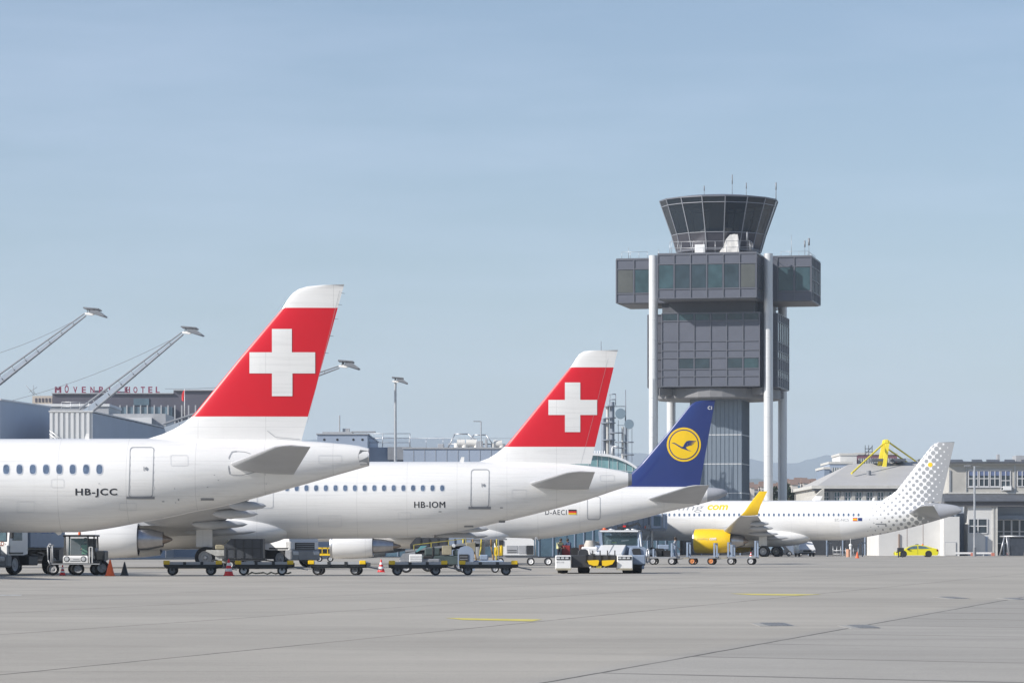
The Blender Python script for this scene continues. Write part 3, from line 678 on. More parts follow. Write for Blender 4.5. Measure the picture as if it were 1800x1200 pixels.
# ------------------------------------------------------------------ ground
def ground_mat():
    m = bpy.data.materials.new('apron_concrete'); m.use_nodes = True; n = m.node_tree; b_ = n.nodes['Principled BSDF']
    N = n.nodes.new; t = N('ShaderNodeTexCoord'); sp = N('ShaderNodeSeparateXYZ'); n.links.new(t.outputs['Object'], sp.inputs[0])
    def mth(op, *a_):
        q = N('ShaderNodeMath'); q.operation = op
        for i, v in enumerate(a_):
            if isinstance(v, (int, float)): q.inputs[i].default_value = v
            else: n.links.new(v, q.inputs[i])
        return q.outputs[0]
    def noise_(scale, det=5, st=(1, 1, 1), ro=.6, rot=0):
        mm = N('ShaderNodeMapping'); mm.inputs['Scale'].default_value = st; mm.inputs['Rotation'].default_value = (0, 0, rot); n.links.new(t.outputs['Object'], mm.inputs['Vector'])
        z = N('ShaderNodeTexNoise'); z.inputs['Scale'].default_value = scale; z.inputs['Detail'].default_value = det; z.inputs['Roughness'].default_value = ro
        n.links.new(mm.outputs['Vector'], z.inputs['Vector']); return z.outputs['Fac']
    def rng(v, a0, a1, b0, b1):
        q = N('ShaderNodeMapRange'); q.inputs[1].default_value = a0; q.inputs[2].default_value = a1; q.inputs[3].default_value = b0; q.inputs[4].default_value = b1
        n.links.new(v, q.inputs[0]); return q.outputs[0]
    X, Y = sp.outputs['X'], sp.outputs['Y']
    wob = mth('MULTIPLY', mth('SUBTRACT', noise_(.8, 2), .5), .010)
    # joints running away from the camera: X - .235*Y = -12.55 + 5.6k
    cA = mth('ADD', mth('DIVIDE', mth('ADD', mth('SUBTRACT', X, mth('MULTIPLY', Y, .235)), 12.56), 5.63), wob)
    # joints running across
    cB = mth('ADD', mth('DIVIDE', mth('ADD', Y, mth('MULTIPLY', X, .62)), 5.6), wob)
    def joint(c_, wd, sp_):
        fr = mth('ABSOLUTE', mth('SUBTRACT', mth('FRACT', mth('ADD', c_, 100.5)), .5))
        return rng(fr, wd * .4 / sp_, wd * 1.3 / sp_, 1, 0)
    wa = mth('MULTIPLY', joint(cA, .032, 5.63), rng(noise_(.12, 3), .36, .5, .55, 1))
    wb = mth('MULTIPLY', mth('MULTIPLY', joint(cB, .15, 5.6), rng(noise_(.09, 2), .40, .56, .15, .7)), rng(mth('SUBTRACT', X, mth('MULTIPLY', Y, .235)), -7.0, -6.9, .05, 1))
    jt = mth('MAXIMUM', wa, wb)
    # slab tone
    cell = N('ShaderNodeCombineXYZ'); n.links.new(mth('FLOOR', mth('ADD', cA, 100)), cell.inputs[0]); n.links.new(mth('FLOOR', cB), cell.inputs[1])
    wn = N('ShaderNodeTexWhiteNoise'); wn.noise_dimensions = '2D'; n.links.new(cell.outputs[0], wn.inputs['Vector'])
    slab = rng(wn.outputs['Value'], 0, 1, .93, 1.04)
    big = rng(noise_(.05, 5, (1, .5, 1), .7), .3, .7, .86, 1.10); streak = rng(noise_(.25, 6, (.35, 2.2, 1), .7, .1), .3, .75, 1.07, .88)
    fine = mth('MULTIPLY', rng(noise_(9, 5), .25, .75, .93, 1.06), rng(noise_(45, 3, (1, .4, 1), .8), .3, .7, .86, 1.12)); spots = mth('MULTIPLY', rng(noise_(1.6, 6, (1, 1, 1), .7), .62, .80, 1, .70), rng(noise_(.4, 6, (1, .5, 1), .75, .5), .56, .72, 1, 1.10))
    tyre = rng(noise_(.5, 4, (.06, 2.6, 1), .6, -.02), .60, .72, 1, .86)
    # cooler, darker concrete on the right-hand slabs
    side = rng(mth('SUBTRACT', X, mth('MULTIPLY', Y, .235)), -7.4, -6.9, 0, 1)
    f = mth('MULTIPLY', mth('MULTIPLY', mth('MULTIPLY', slab, big), mth('MULTIPLY', streak, fine)), mth('MULTIPLY', spots, tyre))
    f = mth('MULTIPLY', f, mth('SUBTRACT', 1, mth('MULTIPLY', jt, .72)))
    warm = N('ShaderNodeMixRGB'); warm.inputs[1].default_value = (.392, .366, .324, 1); warm.inputs[2].default_value = (.360, .342, .312, 1)
    n.links.new(side, warm.inputs[0])
    sc_ = N('ShaderNodeVectorMath'); sc_.operation = 'SCALE'; n.links.new(warm.outputs[0], sc_.inputs[0]); n.links.new(f, sc_.inputs['Scale'])
    n.links.new(sc_.outputs[0], b_.inputs['Base Color']); b_.inputs['Roughness'].default_value = .82
    b_.inputs['Specular IOR Level'].default_value = .3
    bp = N('ShaderNodeBump'); bp.inputs['Strength'].default_value = .25; bp.inputs['Distance'].default_value = .004; n.links.new(fine, bp.inputs['Height']); n.links.new(bp.outputs[0], b_.inputs['Normal'])
    return m
mb = MB(); mb.raw([(-6800, -60, 0), (6800, -60, 0), (6800, 11500, 0), (-6800, 11500, 0)], [(0, 1, 2, 3)])
g = mb.build('apron_ground', ground_mat()); tag(g, 'grey concrete slab apron stretching to the parked airliners', 'ground', kind='structure')
def mark(pts, m, name, label, cat, grp=None, kind=None, z=.004):
    """a painted marking given by photo pixels on the ground"""
    mb = MB(); vs = []
    for x, y in pts: Y = gdepth(y); vs.append((gx(x, Y), Y, z))
    mb.raw(vs, [tuple(range(len(vs)))]); o = mb.build(name, m); tag(o, label, cat, grp, kind); return o
mark([(783, 1085.6), (953, 1088.2), (935, 1091.5), (815, 1088.9)], yelmark, 'apron_marking', 'yellow painted line on the concrete in the centre foreground', 'marking', kind='structure')
mark([(1283, 1042.6), (1445, 1044.2), (1400, 1046.1), (1320, 1045.1)], yelmark, 'apron_marking', 'short faint yellow line farther off on the right concrete', 'marking', kind='structure')
mark([(0, 1044.6), (38, 1044.8), (38, 1046.2), (0, 1046.4)], M('worn_white', (.46, .46, .44), .8, var=.3, scale=4), 'apron_marking', 'small white painted mark at the left edge of the apron', 'marking', kind='structure')
stain = M('oil_stain', (.17, .165, .16), .7, var=.35, scale=.8)
iron = M('cast_iron', (.19, .195, .205), .55, .2, var=.3, scale=3)
for x0, x1, y, hh, lb in ((1343, 1386, 1097.5, 2.6, 'dark iron drain cover in the foreground with a pale concrete rim'), (1500, 1536, 1101.5, 2.6, 'dark iron drain cover lying on the long slab joint'), (1664, 1690, 1050.4, 1.6, 'small dark iron cover far out on the right concrete'), (1776, 1800, 1052.4, 1.4, 'small dark iron cover at the right edge of the picture')):
    Y0, Y1 = gdepth(y + hh), gdepth(y - hh); Ym = (Y0 + Y1) / 2; mb = MB()
    mb.mat(1).box(gx(x0, Ym) - .14, gx(x1, Ym) + .05, Y0 - .12, Y1 + .1, -.02, .006); mb.mat(0).box(gx(x0, Ym), gx(x1, Ym), Y0, Y1, -.02, .012)
    for k in range(5): mb.box(gx(x0, Ym) + .04 + k * .06, gx(x0, Ym) + .06 + k * .06, Y0 + .05, Y1 - .05, .012, .017)
    tag(mb.build('drain_cover', [iron, M('pale_concrete', (.34, .33, .31), .8, var=.2)]), lb, 'drain cover')

# ------------------------------------------------------------------ hills and haze
def hills(Y, prof, name, label, col, dep, seed):
    mb = MB(); xs = [-1800 + 12 * i for i in range(500)]; rows = 7; G = []
    for j in range(rows):
        t = j / (rows - 1); row = []
        for x in xs:
            zt = pz(lin(prof, x) , Y) + 11 * noise.noise(Vector((x * .013, seed, 0))) + 5 * noise.noise(Vector((x * .05, seed, 3)))
            Yp = Y - dep * (1 - t) ** 1.0; row.append((gx(x, Y), Yp, max(-1, zt * (t ** .7) + (t > 0) * (t < 1) * 3 * noise.noise(Vector((x * .03, t * 9, seed)))) ))
        G.append(row)
    n = len(xs); mb.raw([p for r in G for p in r], [(j * n + i, j * n + i + 1, (j + 1) * n + i + 1, (j + 1) * n + i) for j in range(rows - 1) for i in range(n - 1)], True)
    tag(mb.build(name, M(name + '_green', col, .9, var=.35, scale=.02)), label, 'hills', kind='structure')
hills(11000, [(-1800, 780), (-900, 772), (300, 776), (560, 771), (650, 769), (760, 768), (900, 782), (1000, 789), (1100, 794), (1200, 803), (1310, 808), (1400, 815), (1460, 801), (1560, 806), (1800, 812), (2600, 790), (4200, 770)], 'far_hills', 'long low ridge of blue hills on the horizon', (.06, .08, .06), 2200, 1.3)
hills(6000, [(-1800, 830), (900, 835), (1100, 815), (1180, 822), (1300, 838), (1380, 842), (1460, 848), (1700, 850), (4200, 840)], 'near_hills', 'darker foothills below the long ridge', (.05, .07, .05), 900, 6.1)
def haze():
    mb = MB(); mb.box(-7000, 7000, -70, 11900, -1, 400); m = bpy.data.materials.new('haze_air'); m.use_nodes = True; n = m.node_tree
    n.nodes.remove(n.nodes['Principled BSDF']); v = n.nodes.new('ShaderNodeVolumePrincipled'); v.inputs['Density'].default_value = HAZE
    v.inputs['Color'].default_value = (.74, .85, 1.0, 1); v.inputs['Anisotropy'].default_value = .1
    n.links.new(v.outputs[0], n.nodes['Material Output'].inputs['Volume'])
    o = mb.build('haze', m); tag(o, 'thin pale blue haze over the whole apron', 'haze', kind='stuff'); o.display_type = 'WIRE'
HAZE = 0.0001
haze()
# ------------------------------------------------------------------ control tower
tw = thing('control_tower', (gx(1263.5, 461), 461, 0), 'dark glazed airport control tower standing on four white columns', 'control tower', R(-11.5))
panel = M('tower_panel', (.112, .120, .150), .4, .0, var=.08, scale=.6)
mull = M('tower_mullion', (.155, .16, .185), .4, .3, var=.05)
tglass = M('tower_glass', (.035, .055, .07), .06, var=.5, scale=.45)
soff = M('tower_soffit', (.20, .20, .21), .6, var=.08)
zinc = M('zinc_cladding', (.21, .25, .30), .42, .35, var=.10, scale=1.5, stretch=(6, 6, .4))
colm = M('column_paint', (.66, .67, .68), .38, .2, var=.06, scale=1.5, stretch=(1, 1, .3))
twr = random.Random(2)
tgl = [tglass, tglass, M('tower_glass_teal', (.045, .085, .10), .06, var=.4, scale=.5), M('tower_glass_blind', (.10, .105, .10), .15, var=.2, scale=.5)]
def facade(parent, nx, xs, zs, face, win_rows, body=None, skip=()):
    """mullions and glass on one vertical face. face(u, off)->(x,y); xs: u range; zs: list of z rows; win_rows: rows that are windows"""
    mb = MB(); u0, u1 = xs; U = [u0 + (u1 - u0) * i / nx for i in range(nx + 1)]
    for u in U:
        a = face(u, .06); mb.bar((*a, zs[0]), (*a, zs[-1]), .11, .11, (1, 0, 0))
    for z in zs:
        p, q = face(u0, .055), face(u1, .055); mb.bar((*p, z), (*q, z), .10, .10)
    mb.build('mullion_frame', mull, parent)
    for r in win_rows:
        for i in range(nx):
            if (r, i) in skip: continue
            wb = MB(); a, b_, c_, d_ = U[i] + .16, U[i + 1] - .16, zs[r] + .14, zs[r + 1] - .14; q = .035
            wb.raw([(*face(a, q), c_), (*face(b_, q), c_), (*face(b_, q), d_), (*face(a, q), d_)], [(0, 1, 2, 3)], False)
            wb.raw([(*face(a, .0), c_), (*face(b_, .0), c_), (*face(b_, .0), d_), (*face(a, .0), d_)], [(0, 3, 2, 1)], False)
            wb.build('window', twr.choice(tgl), parent)
# core
mb = MB(); mb.box(-3.35, 3.6, -3.7, 3.9, 0, 21.5)
for z in (4.2, 8.1, 12.0, 15.9): mb.mat(1).box(-3.39, 3.64, -3.74, 3.94, z, z + .12)
mb.mat(0)
core = mb.build('core_shaft', [zinc, colm], tw)
mb = MB()
for i in range(13): x = -3.35 + 6.95 * i / 12; mb.box(x - .02, x + .02, -3.76, -3.7, 0, 20.6)
for i in range(13): y = -3.7 + 7.6 * i / 12; mb.box(3.6, 3.66, y - .02, y + .02, 0, 20.6)
mb.build('cladding_seam', M('seam', (.17, .205, .25), .5, .3), core)
for sx in (-1, 1):
    for sy in (-1, 1):
        mb = MB(); mb.tube((sx * 7.7, sy * 7.7, 0), (sx * 7.7, sy * 7.7, 39.75), .61, .61, 28)
        for z in [2.6 * k for k in range(1, 15)]: mb.lathe([(z - .05, .612), (z - .03, .635), (z + .03, .635), (z + .05, .612)], 'z', (sx * 7.7, sy * 7.7, 0), 28)
        mb.build('column', colm, tw)
mb = MB(); mb.lathe([(20.7, .1), (20.7, 8.2), (20.85, 8.35), (22.0, 8.35), (22.15, 8.2), (22.15, .1)], 'z', (0, 0, 0), 32, False)
for sx in (-1, 1):
    for sy in (-1, 1): mb.bar((sx * 4, sy * 4, 21.6), (sx * 7.4, sy * 7.4, 21.6), 1.6, .9)
mb.build('ring_beam', soff, tw)
# lower block
z0, z1 = 22.15, 32.0
mb = MB(); mb.box(-6.4, 6.65, -8.7, 8.7, z0, z1).box(-8.7, -6.4, -6.2, 6.2, z0 + .003, z1 - .003).box(6.65, 8.7, -6.2, 6.2, z0 + .003, z1 - .003)
lb = mb.build('lower_block', panel, tw)
zs = [z0 + .1, 23.6, 24.9, 26.7, 28.0, 29.4, 31.0 - .1, z1 - .05]
zs = [z0 + .1, 23.55, 24.5, 26.0, 27.0, 28.2, 30.9, z1 - .05]
facade(lb, 6, (-6.4, 6.65), zs, lambda u, o: (u, -8.7 - o), (2, 6), skip=((2, 0), (2, 3)))
facade(lb, 6, (-6.2, 6.2), zs, lambda u, o: (8.7 + o, u), (1, 3, 5))
facade(lb, 1, (6.65, 8.7), zs, lambda u, o: (u, -6.2 - o), ())
facade(lb, 1, (-8.7, -6.4), zs, lambda u, o: (u, -6.2 - o), ())
mb = MB(); mb.box(-5.6, 5.9, -7.6, 7.6, 32.0, 33.6).box(-7, 7.2, -4.6, 4.6, 32.0, 33.6)
for x in (-5.2, 5.4): mb.tube((x, -6.4, 32), (x, -6.4, 33.6), .3)
mb.build('neck', M('neck_dark', (.09, .095, .11), .5, var=.1), tw)
# upper block
z0, z1 = 33.6, 39.5
mb = MB(); mb.box(-6.4, 6.65, -12, 12, z0, z1).box(-13.1, -6.4, -5.2, 5.2, z0 + .003, z1 - .003).box(6.65, 13.1, -5.2, 5.2, z0 + .003, z1 - .003)
ub = mb.build('upper_block', panel, tw)
zs = [z0 + .1, 34.9, 38.2, z1 - .05]
facade(ub, 6, (-6.4, 6.65), zs, lambda u, o: (u, -12 - o), (1,))
facade(ub, 2, (-13.1, -8.35), zs, lambda u, o: (u, -5.2 - o), (1,))
facade(ub, 2, (8.6, 13.1), zs, lambda u, o: (u, -5.2 - o), (1,))
facade(ub, 6, (-5.2, 5.2), [z0 + .1, 34.9, 36.5, 38.2, z1 - .05], lambda u, o: (13.1 + o, u), (1, 2))
facade(ub, 4, (-12, -5.3), zs, lambda u, o: (6.65 + o, u), (1,))
facade(ub, 6, (-5.2, 5.2), zs, lambda u, o: (-13.1 - o, u), (1,))
mb = MB(); mb.box(-6.45, 6.7, -12.05, 12.05, 39.5, 39.66).box(-13.15, -6.45, -5.25, 5.25, 39.5, 39.65).box(6.7, 13.15, -5.25, 5.25, 39.5, 39.65); mb.build('parapet', mull, ub)
mb = MB(); mb.box(-6.2, 6.4, -11.8, 11.8, 33.52, 33.597).box(-12.9, -6.2, -5, 5, 33.53, 33.6).box(6.4, 12.9, -5, 5, 33.53, 33.6); mb.build('soffit', soff, ub)
def rail(parent, pts, h=1.05, step=1.5, r=.03, n=3):
    mb = MB()
    for a, b_ in zip(pts[:-1], pts[1:]):
        a, b_ = Vector(a), Vector(b_); L_ = (b_ - a).length; k = max(1, round(L_ / step))
        for i in range(k + 1): p = a + (b_ - a) * i / k; mb.tube(p, p + Vector((0, 0, h)), r, n=6)
        for j in range(n): dz = Vector((0, 0, h * (j + 1) / n)); mb.tube(a + dz, b_ + dz, r * .8, n=6)
    return mb.build('railing', galv, parent)
rail(ub, [(-5.2, -9.5, 39.66), (5.4, -9.5, 39.66), (5.4, -6, 39.66)], 1.7, 1.6, .035, 2)
rail(ub, [(-12.5, -4.6, 39.65), (-9, -4.6, 39.65)], .9, 1.1, .025, 1); rail(ub, [(9, -4.6, 39.65), (12.6, -4.6, 39.65), (12.6, 4, 39.65)], .6, 1.4, .025, 1)
# cab: sixteen-sided, leaning outwards
cab = MB(); N16 = 16; ph = R(-8.3)
def ring16(r, z): return [Vector((r * sin(ph + 2 * pi * k / N16), -r * cos(ph + 2 * pi * k / N16), z)) for k in range(N16)]
CZ = [(5.72, 40.7), (6.35, 42.9), (7.72, 46.75), (7.98, 47.5)]
cab.lathe([(39.6, 5.0), (40.6, 5.0), (40.7, 5.3), (40.7, .1)], 'z', (0, 0, 0), 32, False)
for r, z in ((5.72, 40.7), (7.98, 47.5)): pass
cab.hull(ring16(5.74, 40.55) + ring16(5.78, 40.85)); 
cab.hull(ring16(8.05, 47.45) + ring16(8.05, 47.62) + ring16(5.5, 48.0))
cb = cab.build('cab', [M('cab_metal', (.16, .165, .19), .4, .3, var=.08)], tw)
mb = MB()
for k in range(N16):
    for (r0, za), (r1, zb) in zip(CZ[:-1], CZ[1:]):
        A, B = ring16(r0 + .03, za), ring16(r1 + .03, zb); mb.bar(A[k], B[k], .12, .12, (A[k].x, A[k].y, 0))
    for r, z in CZ[1:3]:
        A = ring16(r + .03, z); mb.bar(A[k], A[(k + 1) % N16], .08, .08)
mb.build('mullion_frame', M('cab_mullion', (.27, .28, .31), .4), cb)
cabg = clear_glass('cab_glass', (.012, .02, .03), .88); cabg.node_tree.nodes['Principled BSDF'].inputs['Roughness'].default_value = .03
for k in range(N16):
    for j in range(3):
        (r0, za), (r1, zb) = CZ[j], CZ[j + 1]; A, B = ring16(r0, za), ring16(r1, zb); k2 = (k + 1) % N16
        wb = MB(); wb.raw([A[k], A[k2], B[k2], B[k]], [(0, 1, 2, 3)], False); wb.build('window', cabg if j >= 1 else M('cab_spandrel', (.07, .07, .085), .15, .2, var=.1), cb)
mb = MB(); mb.lathe([(40.9, 4.4), (42.2, 4.4), (42.3, 3.0)], 'z', (0, 0, 0), 16, False).box(-1.2, 1.2, -1, 1, 42, 47.3)
for k in range(7): an = k * .9; mb.box(3.6 * sin(an) - .4, 3.6 * sin(an) + .4, -3.6 * cos(an) - .15, -3.6 * cos(an) + .15, 42.2, 43.2)
mb.lathe([(47.2, 7.6), (47.3, .1)], 'z', (0, 0, 0), 16, False)
mb.build('interior_desk', grey, cb)
mb = MB(); mb.box(-2.1, -.75, -7.9, -7.0, 39.66, 41.1, .03); mb.build('equipment_cabinet', white, ub)
tarp = M('tarpaulin', (.62, .61, .59), .8, var=.12, scale=2, bump=.6)
mb = MB(); tp = [(1.0, -7.2, 39.7), (2.0, -7.4, 39.7), (3.7, -7.4, 39.7), (3.7, -6.4, 39.7), (1.0, -6.2, 39.7), (1.9, -7.3, 41.4), (2.5, -7.4, 42.5), (3.6, -7.4, 42.4), (3.75, -7.2, 41), (2.1, -6.4, 41.3), (2.6, -6.5, 42.3), (3.4, -6.5, 42.4)]
vs_, fs_ = hull([(x, y, z) for x, y, z in tp]); bm = bmesh.new(); bv = [bm.verts.new(v) for v in vs_]
for f_ in fs_: bm.faces.new([bv[i] for i in f_])
bmesh.ops.triangulate(bm, faces=bm.faces); bmesh.ops.subdivide_edges(bm, edges=bm.edges, cuts=5, use_grid_fill=True); bm.normal_update()
for v in bm.verts: v.co += v.normal * (.22 * noise.noise(v.co * 1.3) + .10 * noise.noise(v.co * 4)) * (1 if v.co.z > 39.8 else 0)
bm.verts.index_update(); mb.raw([v.co.copy() for v in bm.verts], [[v.index for v in f.verts] for f in bm.faces], True); bm.free(); mb.build('covered_antenna', tarp, ub)
def whip(parent, x, y, z, h, r=.035, fat=.0):
    mb = MB(); mb.tube((x, y, z), (x, y, z + h), r, r * .6, 8)
    if fat: mb.tube((x, y, z + h * .6), (x, y, z + h), fat, fat, 8)
    mb.build('antenna', galv if not fat else grey, parent)
for lx, ly, h, fat in ((-1.7, -2, 1.7, .07), (2.1, -2, 3.1, .07), (4.0, -2, 2.0, .07)): whip(cb, lx, ly, 47.8, h, .04, fat)
whip(cb, 7.7, .5, 47.5, 2.5, .06, .09)
for lx, ly, h, fat in ((5.1, -9.3, 2.9, .12), (-5.0, -9.2, 2.2, 0), (-4.2, -9.2, 2.0, 0), (10.2, -3, 3, .0), (12.0, -3, 2.2, .1), (12.7, -4.3, 2.4, .13), (-7.5, -4.5, 1.3, 0), (-11.6, -4.5, 1.6, 0)): whip(ub, lx, ly, 39.6, h, .035, fat)

# ------------------------------------------------------------------ terminal on the left
shade = M('blue_shade_cladding', (.34, .40, .50), .55, var=.06, scale=.3)  # blue-grey base; the shade of the sunless walls is in the colour
ltclad = M('terminal_light_cladding', (.66, .67, .68), .55, var=.05, scale=.5)
def corrug(mb, x0, x1, y, z0, z1, pitch=.45, dep=.12):
    n = int((x1 - x0) / pitch)
    for i in range(n): a_ = x0 + i * (x1 - x0) / n; mb.box(a_, a_ + pitch * .55, y - dep, y, z0, z1)
t1 = thing('terminal_wing', (-42.75, 285, 0), 'tall blue-grey windowless terminal wing at the left edge', 'building')
mb = MB(); mb.hull([(x, y, z) for x, y in ((-30, 0), (0, 0), (2.15, 15), (-30, 15)) for z in (0, 13.3)]); t1w = mb.build('wall', shade, t1)
mb = MB(); mb.hull([(x, y, z) for x, y in ((-30, -.1), (.1, -.1), (2.25, 15.1), (-30, 15.1)) for z in (13.3, 13.42)]); mb.build('roof_edge', ltclad, t1w)
mb = MB(); mb.bar((.35, 2, 9.7), (2.35, 14.5, 9.3), .08, .25); mb.build('wall_rail', grey, t1w)
t2 = thing('terminal_wing', (-38.7, 286, 0), 'terminal wing with a sunlit white corrugated end and a long blue-grey side', 'building')
mb = MB(); mb.hull([(x, y, z) for x, y in ((0, 0), (3.53, 0), (5.6, 40), (0, 40)) for z in (0, 12.3)]); t2w = mb.build('wall', shade, t2)
mb = MB(); mb.box(-.02, 3.55, -.1, -.003, 0, 12.35); corrug(mb, 0, 3.53, -.1, 0, 12.3, .42, .1); mb.build('corrugated_panel', ltclad, t2w)
mb = MB(); mb.hull([(x, y, z) for x, y in ((-.1, -.25), (3.63, -.25), (5.7, 40), (-.1, 40)) for z in (12.35, 12.45)]); mb.build('roof_edge', ltclad, t2w)
rail(t2w, [(.9, .4, 12.45), (3.2, .4, 12.45)], .75, .8, .03, 2)
mb = MB(); mb.tube((0.0, -.4, 10.8), (2.2, -.4, 9.2), .05, n=6).tube((0, -.4, 10.5), (2, -.4, 9.0), .05, n=6); mb.build('stair_rail', galv, t2w)
t3 = thing('roof_annex', (-52, 330, 0), 'low grey plant room on the roof behind the white corrugated end', 'building')
mb = MB(); mb.box(0, 13, 0, 10, 0, 14.6); mb.mat(1).box(-.1, 13.1, -.15, 10.1, 14.6, 14.85).box(11.2, 17.2, -.4, 6, 12.4, 13.5); mb.mat(0).box(13, 18.5, .2, 8, 0, 13.9); mb.build('wall', [midgrey, ltclad], t3)
t4 = thing('terminal_building', (-34.6, 342, 0), 'long blue-grey terminal block running behind the tail fins', 'building')
mb = MB(); X0 = 0; mb.box(0, 15.2, 0, 30, 0, 11.2).box(15.2, 20.2, -2, 25, 0, 12.2).box(20.2, 23.8, 0, 25, 0, 11.0).box(23.8, 40, -3, 25, 0, 10.75); t4w = mb.build('wall', shade, t4)
mb = MB()
for i in range(24): x = 20.4 + i * 1.1; mb.box(x, x + .03, -3.03, -3, 3, 10.7) if x > 24 else None
mb.box(23.7, 40.1, -3.1, 25, 10.75, 10.9).box(15.1, 20.3, -2.1, 25, 12.2, 12.32); mb.build('roof_edge', midgrey, t4w)
mb = MB(); mb.box(20.3, 40.0, -3.25, -3.0, .1, 4.4); mb.mat(1)
for i in range(14): mb.box(20.4 + 1.4 * i, 20.5 + 1.4 * i, -3.33, -3.25, .1, 4.4)
mb.build('glazed_ground_floor', [M('pier_glass', (.10, .17, .23), .18, .1, var=.4, scale=.3), bluegrey], t4w)
mb = MB()
for x in (15.9, 17.2, 18.8, 19.7): mb.disc((x, -2.02, 11.7), .12, 'y', 12)
mb.build('wall_vent', dark, t4w)
rail(t4w, [(20.3, -.6, 11.0), (24.4, -.6, 11.0)], 1.35, 1.2, .04, 3)
rail(t4w, [(24.4, -3, 10.9), (39.5, -3, 10.9)], .9, 1.6, .022, 1)
mb = MB(); mb.box(22.2, 24.6, -1.4, 3, 9.7, 11.0, .02); mb.build('stair_cabin', grey, t4w)
mb = MB(); mb.path([(28.2, -1, 10.9), (28.9, -1, 12.3), (30.2, -1, 12.3), (31.6, -1, 11.2)], .06).path([(29.8, -1, 10.9), (30.8, -1, 12.2), (32, -1, 12.2), (32.9, -1, 11)], .06).path([(28.2, -1, 11.3), (32.6, -1, 11.3)], .05); mb.build('roof_frame', galv, t4w)
for x, wd, h in ((28.6+.5, .8, .8), (29.3+.7, 1.1, .8), (32.1+.7, .8, .7)):
    mb = MB(); mb.tube((x, -1, 10.9 + h * .6), (x + wd, -1, 10.9 + h * .6), .38, .38, 14).tube((x + wd, -1, 10.9 + h * .6), (x + wd, -1, 10.9), .36, .36, 14).tube((x, -1, 10.9 + h * .6), (x, -1, 10.9), .3, .3, 14); mb.build('roof_duct', M('duct', (.7, .68, .64), .5, var=.15, scale=3), t4w)
for x, wd, h in ((31.0, .7, .7), (31.9, .25, .9), (27.2, .6, .4)):
    mb = MB(); mb.box(x, x + wd, -1.5, .5, 10.9, 10.9 + h, .03); mb.build('roof_unit', midgrey, t4w)
mb = MB(); mb.box(15.6, 18.6, 0, 3, 12.32, 12.55).box(17.6, 18.3, .5, 1.5, 12.5, 12.9).tube((17.3, .3, 12.3), (17.3, .3, 14.2), .07).box(18.5, 20.9, 0, 1.4, 12.5, 12.62); mb.build('roof_unit', midgrey, t4w)
# floodlight gantries raking over the roof
def lamp_head(parent, k=1.0):
    mb = MB()
    mb.hull([(x * k, y * k, z * k) for x, y, z in ((-.1, -.3, -.1), (-.1, .3, -.1), (.5, -.3, -.18), (.5, .3, -.18), (.45, 0, .12), (-.15, 0, .1), (.9, -.2, -.05), (.9, .2, -.05))]); hd = mb.build('lamp_head', white, parent)
    for q in range(3):
        mb = MB(); y = (-1.1, 0, 1.1)[q] * k
        mb.hull([(x * k, y + dy * k, z * k) for dy in (-.45, .45) for x, z in ((.45 + q * .1, .0), (1.7, -.33), (1.85, -.25), (1.2, .22), (.5, .2))]); mb.build('floodlight', grey, hd)
    for q in range(3):
        mb = MB(); y = (-1.1, 0, 1.1)[q] * k
        mb.hull([(x * k, y + dy * k, z * k) for dy in (-.45, .45) for x, z in ((-.15, .42), (1.25, .30), (1.3, .40), (-.1, .52))]); mb.tube((.2 * k, y, .0), (.3 * k, y, .42 * k), .04 * k, n=6); mb.tube((.9 * k, y, .0), (.9 * k, y, .35 * k), .04 * k, n=6); mb.build('floodlight', grey, hd)
    return hd
translucent = M('gantry_panel', (.50, .55, .61), .35, .3, var=.08)
def gantry(base, top, Y, label, wb=1.02, wt=.26, guy=None):
    A, B = px3(*base, Y), px3(*top, Y); t = thing('floodlight_gantry', (A.x, A.y, A.z), label, 'floodlight mast', 0, 'raking floodlight gantries over the terminal roof')
    V = B - A; Ln = V.length; d_ = V.normalized(); up = Vector((-d_.z, 0, d_.x)); mb = MB(); n = 40
    def P(s_, u_, y_): wd = wb + (wt - wb) * s_; return V * s_ + up * (u_ * wd) + Vector((0, y_ * wd, 0))
    for y_ in (-.35, .35): mb.tube(P(0, -.45, y_), P(1, -.45, y_), .09, .05, 8)
    mb.tube(P(0, .5, 0), P(1, .5, 0), .10, .06, 8); mb.mat(1)
    for y_ in (-.3, .3): mb.raw([P(0, -.45, y_), P(1, -.45, y_), P(1, -.05, y_), P(0, .18, y_)], [(0, 1, 2, 3)], False)
    mb.raw([P(0, .18, -.3), P(1, -.05, -.3), P(1, -.05, .3), P(0, .18, .3)], [(0, 1, 2, 3)], False); mb.mat(0)
    fr = mb.build('mast', [grey, translucent], t)
    mb = MB(); m = int(Ln / 1.35)
    for i in range(1, m):
        s_ = i / m; mb.path([P(s_, .5, 0), P(s_, -.3, -.4), P(s_, -.55, -.3), P(s_, -.55, .3), P(s_, -.3, .4), P(s_, .5, 0)], .045, 6)
    mb.build('ladder_frame', grey, fr)
    h = lamp_head(fr, 1.0); h.location = V + Vector((.1, 0, .1))
    if guy:
        mb = MB(); e = px3(*guy, Y) - A; s0 = P(.92, .5, 0)
        for i in range(10):
            a_, b_ = i / 10, (i + 1) / 10; sg = lambda q: s0 + (e - s0) * q - Vector((0, 0, .5 * 4 * q * (1 - q)))
            mb.tube(sg(a_), sg(b_), .022, n=5)
        mb.build('guy_wire', grey, fr)
gantry((-60, 712), (150, 553), 320, 'leftmost raking floodlight gantry, cut by the left edge of the picture', guy=(-80, 640))
gantry((146, 726), (321, 586), 320, 'raking floodlight gantry rising in front of the red hotel letters', guy=(20, 704))
gantry((290, 754), (596, 645), 320, 'raking floodlight gantry mostly hidden behind the nearest red fin', 1.0, .2, guy=(290, 683))
